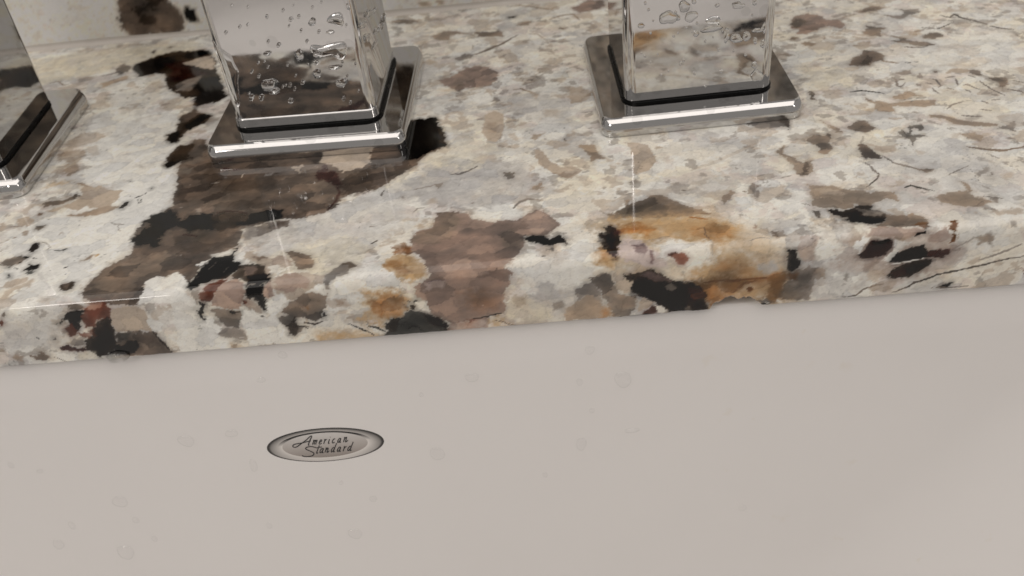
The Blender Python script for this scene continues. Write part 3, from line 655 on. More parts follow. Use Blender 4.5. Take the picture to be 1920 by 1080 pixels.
p|b|0.5|0.8|1|0|1036 1184 1064 1221 1099 1223 1122 1201 1090 1182 1061 1184
p|s|0.5|0.8|1|0|1101 1147 1131 1135 1167 1142 1171 1168 1152 1188 1193 1173 1219 1172 1212 1142 1177 1124 1138 1107 1118 1122
p|b|0.6|0.8|1|0|1007 1042 1027 1067 1024 1088 1053 1071 1082 1059 1063 1039 1048 1003 1019 1014
l|T|0.15|0.35|0.7|1.2|978 1161 1025 1176
p|b|0.5|0.8|1|0|780 1039 793 1061 806 1048 798 1030
p|T|0.5|0.8|1|0|805 1009 827 1014 854 993 834 978 812 988
p|T|0.5|0.8|1|0|877 1017 887 1039 888 1019
p|B|0.6|0.7|1|0|906 830 919 863 961 899 975 919 1003 908 1020 886 1011 843 982 840 960 818 930 820
p|D|0.7|0.8|1|0|940 840 971 879 986 866 966 826 938 823
l|T|0.15|0.35|1|0.8|1002 840 1028 826 1044 814
p|T|0.8|0.8|0.6|0|954 957 983 974 1011 972 996 938 961 927
p|S|0.4|0.8|1|0|1072 963 1103 971 1127 947 1162 934 1183 915 1152 903 1131 913 1113 931 1085 942
l|S|0.15|0.35|1|0.6|1089 917 1117 906 1146 900
p|T|0.6|0.8|0.7|0|1065 1004 1093 992 1125 966 1103 971
p|O|1.2|0.8|0.4|0|1143 1020 1175 1018 1165 991 1139 997
p|b|0.6|0.8|1|0|1170 980 1200 997 1227 982 1230 957 1192 951 1165 966
l|S|0.15|0.35|1|0.5|1188 1035 1230 1015 1261 1033 1290 1056
l|S|0.15|0.35|1|0.9|1267 1108 1289 1087 1313 1107 1321 1074 1348 1048 1376 1016
l|S|0.15|0.35|1|0.7|1378 1001 1402 980 1435 963
l|N|0.15|0.35|1|0.4|1060 815 1080 808
l|N|0.15|0.35|1|0.4|1088 815 1099 811
p|b|1|0.8|0.5|0|724 941 750 949 768 922 743 918
l|s|0.15|0.35|1|0.5|834 823 851 828
l|t|0.15|0.35|0.5|0.7|763 698 859 679
l|s|0.15|0.35|0.8|0.4|932 1009 946 987
l|T|0.15|0.35|0.6|0.5|745 1032 776 1040
l|s|0.15|0.35|0.6|0.4|905 1075 959 1063 967 1091
l|W|0.15|0.35|0.6|1|919 1037 973 1025 1014 996
p|s|0.5|0.8|0.6|0|1047 908 1060 900 1050 893
p|t|1|0.8|0.5|0|902 930 931 933 909 910"""
SPLASH = """p|B|1|1.2|1|0|-1484 153 -1485 123 -1501 80 -1501 39 -1479 16 -1434 4 -1373 8 -1280 16 -1265 51 -1273 87 -1301 134 -1280 229 -1437 245
p|X|2|1.5|0.8|0|-1430 72 -1408 105 -1358 110 -1316 136 -1285 229 -1368 238 -1383 123 -1433 118
p|X|1.5|0.8|0.8|0|-1431 67 -1412 96 -1371 87 -1378 52 -1418 48
p|K|0.8|0.8|1|0|-1262 90 -1247 106 -1216 96 -1212 45 -1241 48 -1260 65
p|g|4|0.8|0.7|0|-1785 158 -1744 149 -1747 69 -1780 62
p|p|5|0.8|0.5|0|-1767 142 -1745 99 -1746 48 -1781 72
p|g|5|0.8|0.6|0|-1660 141 -1610 116 -1629 67 -1682 83
p|T|1|0.8|0.9|0|-417 35 -379 36 -376 21 -411 14
p|T|1|0.8|0.9|0|-359 39 -326 35 -329 16 -352 18
p|p|5|0.8|0.5|0|-312 29 -151 18 -152 3 -297 -2
p|S|3|3|1|0|-1764 220 -1404 203 -1066 245 -647 277 -414 343 -444 768 -1108 804 -1565 694
p|D|4|3|0.8|0|-1046 317 -453 330 -469 633 -903 628
p|S|5|4|0.7|0|-178 193 556 192 1022 217 977 629 -118 706"""  # the last large patches, above view, are added to darken what the chrome reflects
def vnoise(x, y, seed):
    xi = np.floor(x).astype(np.int64); yi = np.floor(y).astype(np.int64); fx = x-xi; fy = y-yi
    fx = fx*fx*fx*(fx*(fx*6-15)+10); fy = fy*fy*fy*(fy*(fy*6-15)+10)
    def h(a, b):
        n = (a*374761393+b*668265263+seed*974634777) & 0xffffffff
        n = ((n ^ (n >> 13))*1274126177) & 0xffffffff
        return ((n ^ (n >> 16)) & 0xffff)/32767.5-1
    return (h(xi, yi)*(1-fx)+h(xi+1, yi)*fx)*(1-fy)+(h(xi, yi+1)*(1-fx)+h(xi+1, yi+1)*fx)*fy
def fbm(x, y, seed, oct=4, gain=.5):
    s = 0; a = 1; t = 0
    for k in range(oct):
        s = s+a*vnoise(x*2**k+k*17.3, y*2**k-k*9.1, seed+k); t += a; a *= gain
    return s/t
def cells(x, y, seed):
    """crystal cells: a random number per cell and the distance to the cell's border"""
    xi = np.floor(x).astype(np.int64); yi = np.floor(y).astype(np.int64)
    def h(a, b, s):
        n = (a*374761393+b*668265263+(seed+s)*974634777) & 0xffffffff
        n = ((n ^ (n >> 13))*1274126177) & 0xffffffff
        return ((n ^ (n >> 16)) & 0xffff)/65535.
    f1 = np.full(x.shape, 9.); f2 = np.full(x.shape, 9.); rid = np.zeros(x.shape)
    for dx in (-1, 0, 1):
        for dy in (-1, 0, 1):
            a = xi+dx; b = yi+dy; d = np.hypot(a+h(a, b, 1)-x, b+h(a, b, 2)-y); near = d < f1
            f2 = np.where(near, f1, np.minimum(f2, d)); rid = np.where(near, h(a, b, 3), rid); f1 = np.where(near, d, f1)
    return rid*2-1, f2-f1
def sm(a, b, x):
    t = np.clip((x-a)/(b-a), 0, 1); return t*t*(3-2*t)
def sdf_poly(px, py, P):
    d = np.full(px.shape, 1e9); ins = np.zeros(px.shape, bool); n = len(P)
    for i in range(n):
        ax, ay = P[i]; bx, by = P[i-1]; ex, ey = bx-ax, by-ay; wx = px-ax; wy = py-ay
        t = np.clip((wx*ex+wy*ey)/max(ex*ex+ey*ey, 1e-9), 0, 1); d = np.minimum(d, (wx-ex*t)**2+(wy-ey*t)**2)
        c = (ay > py) != (by > py)
        if by != ay: ins ^= c & (px < (bx-ax)*(py-ay)/(by-ay)+ax)
    d = np.sqrt(d); return np.where(ins, d, -d)
def sdf_line(px, py, P, w):
    d = np.full(px.shape, 1e9); L = len(P)-1
    for i in range(L):
        ax, ay = P[i]; bx, by = P[i+1]; ex, ey = bx-ax, by-ay; wx = px-ax; wy = py-ay
        t = np.clip((wx*ex+wy*ey)/max(ex*ex+ey*ey, 1e-9), 0, 1); u = (i+t)/L
        d = np.minimum(d, np.sqrt((wx-ex*t)**2+(wy-ey*t)**2)-w*.5*(1-.55*np.abs(2*u-1)**2))
    return -d
def parse(txt):
    out = []
    for ln in txt.strip().split('\n'):
        k, c, so, wa, op, w, pts = ln.split('|'); q = [float(z)*.1 for z in pts.split()]
        out.append((k, c, float(so), float(wa), float(op), float(w), [(q[i], q[i+1]) for i in range(0, len(q), 2)]))
    return out
def paint(xs, vs_, shapes, seed, flecks=0, calm=0.0):
    """colour field (sRGB 0..1) of a polished granite face on the grid xs × vs_, mm"""
    X, V = np.meshgrid(xs, vs_)
    col = np.empty(X.shape+(3,)); pal = {k: np.array(c)/255. for k, c in PAL.items()}
    col[:] = pal['C']
    fx = X+.35*V; fy = V-.25*X
    def blend(c, a): col[:] = col*(1-a[..., None])+pal[c]*a[..., None]
    jx = fbm(X/3.2+20, V/3.2, seed+61, 4, .55); q2, _ = cells((X+1.0*jx)/1.7, (V+1.0*jx)/1.4, seed+62); q3, _ = cells((X+.3*jx)/.8, (V+.3*jx)/.7, seed+63); jit = .075*q2+.035*q3
    def grain(c, a, lo, hi, f): blend(c, a*sm(lo, hi, f+jit))
    grain('g', .75, -.05, .25, fbm(fx/16, fy/13, seed+1, 4))
    grain('Y', .40, .10, .35, fbm(fx/22+9, fy/18, seed+2, 4))
    grain('W', .85, .02, .22, fbm(fx/12+3, fy/10, seed+4, 4, .5))
    grain('G', .55, .18, .30, fbm(fx/9+7, fy/7.5, seed+6, 4, .5))
    grain('p', .40, .18, .32, fbm(fx/9+31, fy/7, seed+8, 4, .5))
    grain('t', .62, .24, .34, fbm(fx/7, fy/5.8+4, seed+3, 4, .5))
    grain('W', .70, .24, .34, fbm(fx/6+3, fy/5.2, seed+9, 4, .5))
    grain('s', .50, .34, .42, fbm(fx/4.5, fy/3.6, seed+5, 4, .5))
    if calm: m_ = col.reshape(-1, 3).mean(0); col[:] = m_*calm+col*(1-calm)
    w1x = fbm(X/3.2, V/3.2, seed+11, 5, .6); w1y = fbm(X/3.2+50, V/3.2, seed+12, 5, .6); w2 = fbm(X/.9, V/.9, seed+13, 3, .6)
    w2b = fbm(X/.9+70, V/.9, seed+15, 3, .6)
    w3 = fbm(X/.45, V/.45, seed+14, 2, .6)
    c1, e1 = cells((fx+1.6*w1x)/6.5, (fy+1.6*w1y)/4.2, seed+51); c2, e2 = cells((X+.8*w1x+.2*w2)/1.9, (V+.8*w1y)/1.5, seed+52); c3, _ = cells((X+.3*w2)/.75, (V+.3*w2b)/.65, seed+53)
    rnd = random.Random(seed); todo = []
    for i in range(flecks):
        cx = rnd.uniform(xs[0], xs[-1]); cv = rnd.uniform(vs_[0], vs_[-1]); L = rnd.lognormvariate(0, .5)*1.6; W = L*rnd.uniform(.3, .8); a = rnd.uniform(-.5, .8)
        P = []
        for k in range(7):
            t = k/7*2*pi; q = rnd.uniform(.55, 1.2); x = L*cos(t)*q; y = W*sin(t)*q; P.append((cx+x*cos(a)-y*sin(a), cv+x*sin(a)+y*cos(a)))
        todo.append(('p', rnd.choice('tttggGGsWWYo'), rnd.uniform(.6, 2.2), 1.1, rnd.uniform(.15, .5), 0, P))
    for k, c, soft, warp, op, w, P in todo+shapes:
        a = np.array(P); mgn = soft+warp*1.3+w+.8
        i0, i1 = np.searchsorted(xs, [a[:, 0].min()-mgn, a[:, 0].max()+mgn]); j0, j1 = np.searchsorted(vs_, [a[:, 1].min()-mgn, a[:, 1].max()+mgn])
        if i1 <= i0 or j1 <= j0: continue
        s = np.s_[j0:j1, i0:i1]
        px = X[s]+warp*(w1x[s]*1.0+w2[s]*.5+w3[s]*.2); py = V[s]+warp*(w1y[s]*1.0+w2b[s]*.5+w3[s]*.2)
        d = sdf_poly(px, py, P) if k == 'p' else sdf_line(px, py, P, w)
        ext = max(a[:, 0].max()-a[:, 0].min(), a[:, 1].max()-a[:, 1].min())
        d = d+min(1, warp)*min(1, ext/7)*(.32*c2[s]+.20*c3[s])*(1 if k == 'p' else .35)
        soft *= .85
        if c in 'oOF' and k == 'p' and soft > .9: soft *= 2.2; d = d+.9*w1x[s]+.5*w2[s]
        soft = soft*np.clip(.9+1.1*w1y[s], .35, 2.)
        al = op*sm(-.5*soft, .5*soft, d+w2[s]*np.minimum(soft, 1.2)*.35)
        if c in 'oOFYp' and op < .96: al = np.clip(al*(1.0+.8*w1y[s]), 0, 1)
        elif op < .85: al = al*np.clip(1.0+.5*w1x[s], .5, 1.2)
        if c in 'BbDKXRrMSNsTV' and k == 'p' and op > .7:      # translucent quartz: tint bleeds past the border, depth builds up inwards
            al = np.maximum(al*(.88+.12*sm(0, 2.0, d)), .22*op*sm(-1.5, .2, d+.4*w1x[s]))
        col[s] = col[s]*(1-al[..., None])+pal[c]*al[..., None]
    # mottling inside the grains
    lum = col.mean(-1); dark = sm(.56, .30, lum)
    cl = fbm(fx/7.5, fy/4.5, seed+22, 5, .5); f = 1+.045*fbm(fx/3.2, fy/2.4, seed+21, 3)+dark*(.34*cl+.03*fbm(fx/1.6, fy/1.1, seed+23, 3))
    f = f*(1+(.045+.15*dark)*c1+(.022-.008*dark)*c2+.012*(1-dark)*c3)*(1-.10*sm(.07, .0, e1)*(.4+.6*np.abs(c1)))*(1-.05*(1-dark)*sm(.08, .0, e2))
    col *= f[..., None]
    col[..., 0] *= 1+.006*c1; col[..., 2] *= 1-.014*c1
    col[..., 2] *= 1-.05*np.clip(cl, -1, 1)*dark; col[..., 0] *= 1+.05*np.clip(cl, -1, 1)*dark
    sp = vnoise(X/.62, V/.5, seed+31)*.5+.5*fbm(X/6, V/6, seed+32, 2)
    col *= (1-.30*(sm(.70, .82, sp)*(1-dark)))[..., None]                         # tiny grey specks
    sp2 = vnoise(X/.55, V/.55, seed+33)*.6+.4*fbm(X/4, V/4, seed+34, 2)
    col += (.22*sm(.76, .88, sp2)*sm(.12, .25, lum)*dark)[..., None]                # pale glints inside the smoky quartz
    return np.clip(col, .01, .98)
def to_albedo(c):
    l = np.where(c <= .04045, c/12.92, ((c+.055)/1.055)**2.4)
    return np.clip((l-.006)/(.62*np.array([1, .925, .87])), .0015, .86)
def grid_mesh(name, P, colour, closed_rows=0):
    """P: rows × cols × 3 (mm), colour rows × cols × 3 linear"""
    R, Cc = P.shape[:2]; me = bpy.data.meshes.new(name); n = R*Cc
    me.vertices.add(n); me.vertices.foreach_set('co', (P*MM).astype(np.float32).ravel())
    idx = np.arange(n).reshape(R, Cc); q = np.stack([idx[:-1, :-1], idx[:-1, 1:], idx[1:, 1:], idx[1:, :-1]], -1).reshape(-1, 4)
    me.loops.add(q.size); me.loops.foreach_set('vertex_index', q.ravel().astype(np.int32))
    me.polygons.add(len(q)); me.polygons.foreach_set('loop_start', np.arange(0, q.size, 4, dtype=np.int32)); me.polygons.foreach_set('loop_total', np.full(len(q), 4, np.int32))
    me.update(calc_edges=True); me.validate()
    at = me.color_attributes.new('mineral', 'FLOAT_COLOR', 'POINT')
    at.data.foreach_set('color', np.concatenate([colour, np.ones(colour.shape[:2]+(1,))], -1).astype(np.float32).ravel())
    me.polygons.foreach_set('use_smooth', np.ones(len(q), bool))
    return me

T = 18.7; R_EDGE = 3.2; Y_BACK = 154.0
# ---------------------------------------------------------------- countertop slab
def countertop():
    xs = np.arange(-236, 176, .34)
    v_top = [0.25]
    while v_top[-1] < Y_BACK+1.2: v_top.append(v_top[-1]+.28+.0017*v_top[-1])
    v_front = np.arange(-T, 0, .3)
    vs_ = np.concatenate([v_front, v_top])
    colour = to_albedo(paint(xs, vs_, parse(SLAB), 7, 900))
    # profile: the corner is eased by an arc of radius R_EDGE
    ys = np.where(vs_ > 0, vs_, 0.0); zs = np.where(vs_ > 0, 0.0, vs_)
    for i, v in enumerate(vs_):
        if -R_EDGE < v < R_EDGE:
            a = (v+R_EDGE)/(2*R_EDGE)*pi/2; ys[i] = R_EDGE*(1-cos(a)); zs[i] = -R_EDGE+R_EDGE*sin(a)
    P = np.empty((len(vs_), len(xs), 3)); P[..., 0] = xs; P[..., 1] = ys[:, None]; P[..., 2] = zs[:, None]
    # chipped lower arris: the bottom edge wanders and has bites out of it
    rise = .10+.10*fbm(xs/2.3, xs*0, 3, 4)+.05*fbm(xs/.5, xs*0+3, 5, 2)
    for cx, w, h in [(42.1, 6.3, 2.5), (28.6, 3.2, 0.4)]:
        u = np.clip(1-((xs-cx)/w)**2, 0, 1)
        rise = np.maximum(rise, h*u**.7*(1+.38*fbm(xs/1.3, xs*0+cx, 9, 4, .6)))
    lim = -T+rise
    low = P[..., 2] < lim
    P[..., 2] = np.maximum(P[..., 2], lim)
    near = np.clip(1-(P[..., 2]-lim)/1.4, 0, 1)*np.clip(rise/1.2, 0, 1)
    P[..., 1] += near**2*.9
    # underside and back
    extra = []
    for y, z in ((1.6, None), (Y_BACK+20, -T), (Y_BACK+20, 0.0)):
        e = np.empty((1, len(xs), 3)); e[0, :, 0] = xs; e[0, :, 1] = y; e[0, :, 2] = lim if z is None else z; extra.append(e)
    P = np.concatenate([extra[1][:], extra[0], P, extra[2]]); col = np.concatenate([colour[:1], colour[:1], colour, colour[-1:]])
    o = link('countertop', grid_mesh('countertop', P, col), GRANITE)
    return tag(o, 'polished cream granite countertop with smoky brown, black and rust patches and an eased edge', 'countertop')
countertop()
def backsplash():
    xs = np.arange(-240, 180, .8); zs = np.arange(0.0, 101, .8)
    colour = np.clip(to_albedo(paint(xs, zs, parse(SPLASH), 41, 0, .7))*1.45, 0, .85)
    P = np.empty((len(zs), len(xs), 3)); P[..., 0] = xs; P[..., 1] = Y_BACK; P[..., 2] = zs[:, None]
    P[:2, :, 2] += .35
    e = np.empty((2, len(xs), 3)); e[..., 0] = xs; e[..., 1] = Y_BACK+20; e[0, :, 2] = zs[-1]; e[1, :, 2] = .35
    P = np.concatenate([P, e]); col = np.concatenate([colour, colour[-1:], colour[-1:]])
    o = link('backsplash', grid_mesh('backsplash', P, col), granite('honed_granite', .34, .42, 1.3))
    m, nt, b = new_mat('silicone_caulk'); tc = node(nt, 'ShaderNodeTexCoord'); n = noise(nt, 60, 4, .6, tc.outputs['Object'])
    r = ramp(nt, n.outputs[0], [(.3, (.56, .52, .47)), (.7, (.66, .62, .57))]); nt.links.new(r.outputs[0], b.inputs['Base Color']); b.inputs['Roughness'].default_value = .35
    V, F = [], []; k = 7
    for i, x in enumerate(np.arange(-240, 180, 6.0)):
        q = 1.7+.3*math.sin(x*.07)+.25*math.sin(x*.023+1)
        for a in range(k+1):
            t = a/k*pi/2; V.append((x*MM, (Y_BACK-.01-q+q*sin(t))*MM, (.02+q-q*cos(t))*MM))
    for i in range(len(V)//(k+1)-1):
        for a in range(k): b0 = i*(k+1)+a; F.append((b0, b0+k+1, b0+k+2, b0+1))
    link('caulk_joint', mesh('caulk_joint', V, F), m, o)
    return tag(o, 'upright granite backsplash at the back of the counter with one dark brown patch and added dark patches out of view', 'backsplash')
backsplash()

# ---------------------------------------------------------------- sink
SX, HX, HY, RC, DEPTH, DRAFT, FIL = -66.0, 262.0, 215.0, 55.0, 142.0, .11, 46.0   # the corners grow rounder downwards
WALL_Y = 1.6
def wall_y(z): return WALL_Y-DRAFT*(-T-z)
sink = empty('sink', (SX*MM, (WALL_Y-HY)*MM, -T*MM)); tag(sink, 'white glazed undermount sink below the granite edge, spotted with water', 'sink')
def basin():
    L = [(HX+16, HY+16, RC+16, -.4, 0, 1), (HX+.8, HY+.8, RC+.8, -.4, 0, 1)]
    L += [(HX+.4, HY+.4, RC+.4, -.55, -.7, .7)]
    a_end = math.atan(1/DRAFT)     # the wall leans in by DRAFT; its normal points up a little
    na, nz = -1/math.hypot(1, DRAFT), DRAFT/math.hypot(1, DRAFT)
    zw = DEPTH-FIL*(1-DRAFT/math.hypot(1, DRAFT))
    for k in range(9):
        z = 1.2+(zw-1.2)*k/8; i = DRAFT*z; L.append((HX-i, HY-i, RC+.75*z, -z, na, nz))
    i0 = DRAFT*zw; t0 = math.atan(DRAFT)
    for k in range(1, 13):
        t = t0+(pi/2-t0)*k/12; i = i0+FIL*(cos(t0)-cos(t)); z = zw+FIL*(sin(t)-sin(t0)); L.append((HX-i, HY-i, RC+.75*zw-(i-i0)*.6, -z, -cos(t), sin(t)))
    i = L[-1]
    o = loft('basin', [(a, b, r, z, n1, n2) for a, b, r, z, n1, n2 in L], PORC, sink, seg=28, cap_top=True)
    me = o.data; me.flip_normals()
    return o
def basin_mesh():
    o = basin(); me = o.data
    nm = []
    # shading normals: rebuild from the smooth surface (the walls are curved gently enough)
    me.normals_split_custom_set_from_vertices([Vector((0, 0, 0))]*len(me.vertices))
    return o
basin_mesh()

# ---------------------------------------------------------------- faucet pieces
H_BASE = 5.65
def plate(parent, s):
    h = s/2+.7; L = [(h-.5, h-.5, 3.2, 0, 1, -.3), (h, h, 3.6, .5, 1, 0), (h, h, 3.6, 1.5, 1, 0)]
    for k in range(1, 9):      # flank rounds over towards a crisp upper arris
        a = k/8*RAD(56); d = 1.9*(1-cos(a)); L.append((h-d, h-d, 3.6-d*.5, 1.5+(H_BASE-2.1)*sin(a)/sin(RAD(56)), cos(a), sin(a)))
    d0, z0 = d, L[-1][3]
    for k in range(1, 5):
        a = RAD(56)+k/4*RAD(34); q = .55*(cos(RAD(56))-cos(a)); L.append((h-d0-q, h-d0-q, 2.6, z0+(H_BASE-z0)*k/4, cos(a), sin(a)))
    return loft('base_plate', L, CHROME, parent, seg=8)
def gasket(parent, w):
    h = w/2+.75
    return loft('gasket', [(h-.2, h-.2, 5, H_BASE, 1, 0), (h, h, 5, H_BASE+.4, 1, 0), (h, h, 5, H_BASE+.5, 1, 0), (h-.5, h-.5, 4.6, H_BASE+.7, .5, .8)], RUBBER, parent, seg=8)
def column(parent, w, height, collar):
    h = w/2; z0 = H_BASE+.7; R = 3.0
    L = [(h-1.0, h-1.0, R-.9, z0-.6, 1, -.4), (h-.25, h-.25, R-.2, z0, .75, -.65)]
    if collar:   # a shallow groove ring just above the foot
        L += [(h, h, R, z0+.35, 1, 0), (h, h, R, z0+2.5, 1, 0), (h-.1, h-.1, R-.1, z0+2.75, .8, .6), (h-.35, h-.35, R-.3, z0+3.0, .6, .8), (h-.35, h-.35, R-.3, z0+3.0, 1, 0)]; h -= .35; R -= .3
    else: L += [(h, h, R, z0+.35, 1, 0)]
    L += [(h, h, R, z0+height-3, 1, 0)]+arc(h, h, R, z0+height-3, 3, 0, pi/2, 6)[1:]
    return loft('column', L, CHROME, parent, seg=12)
def fixture(name, x, y, yaw, s, w, height, collar, label, cat, group=None):
    e = empty(name, (x*MM, y*MM, 0)); e.rotation_euler.z = yaw; tag(e, label, cat, group)
    plate(e, s); gasket(e, w); column(e, w, height, collar); return e
FX = {'c': (-67.3, 86.47, -0.0322, 56.2, 41.6), 'r': (41.94, 81.56, 0.0272, 54.0, 40.3), 'l': (-175.41, 78.18, 0.0, 55.6, 40.8)}
spout = fixture('chrome_faucet', *FX['c'], 120, True, 'middle square chrome faucet column on a square base plate, standing over the dark brown stone', 'faucet')
right = fixture('chrome_tap', *FX['r'], 85, False, 'right-hand square chrome tap column on its base plate, wet with water drops', 'tap', 'handles beside the faucet')
left = fixture('chrome_tap', *FX['l'], 85, False, 'left-hand chrome tap column cut off by the picture edge', 'tap', 'handles beside the faucet')

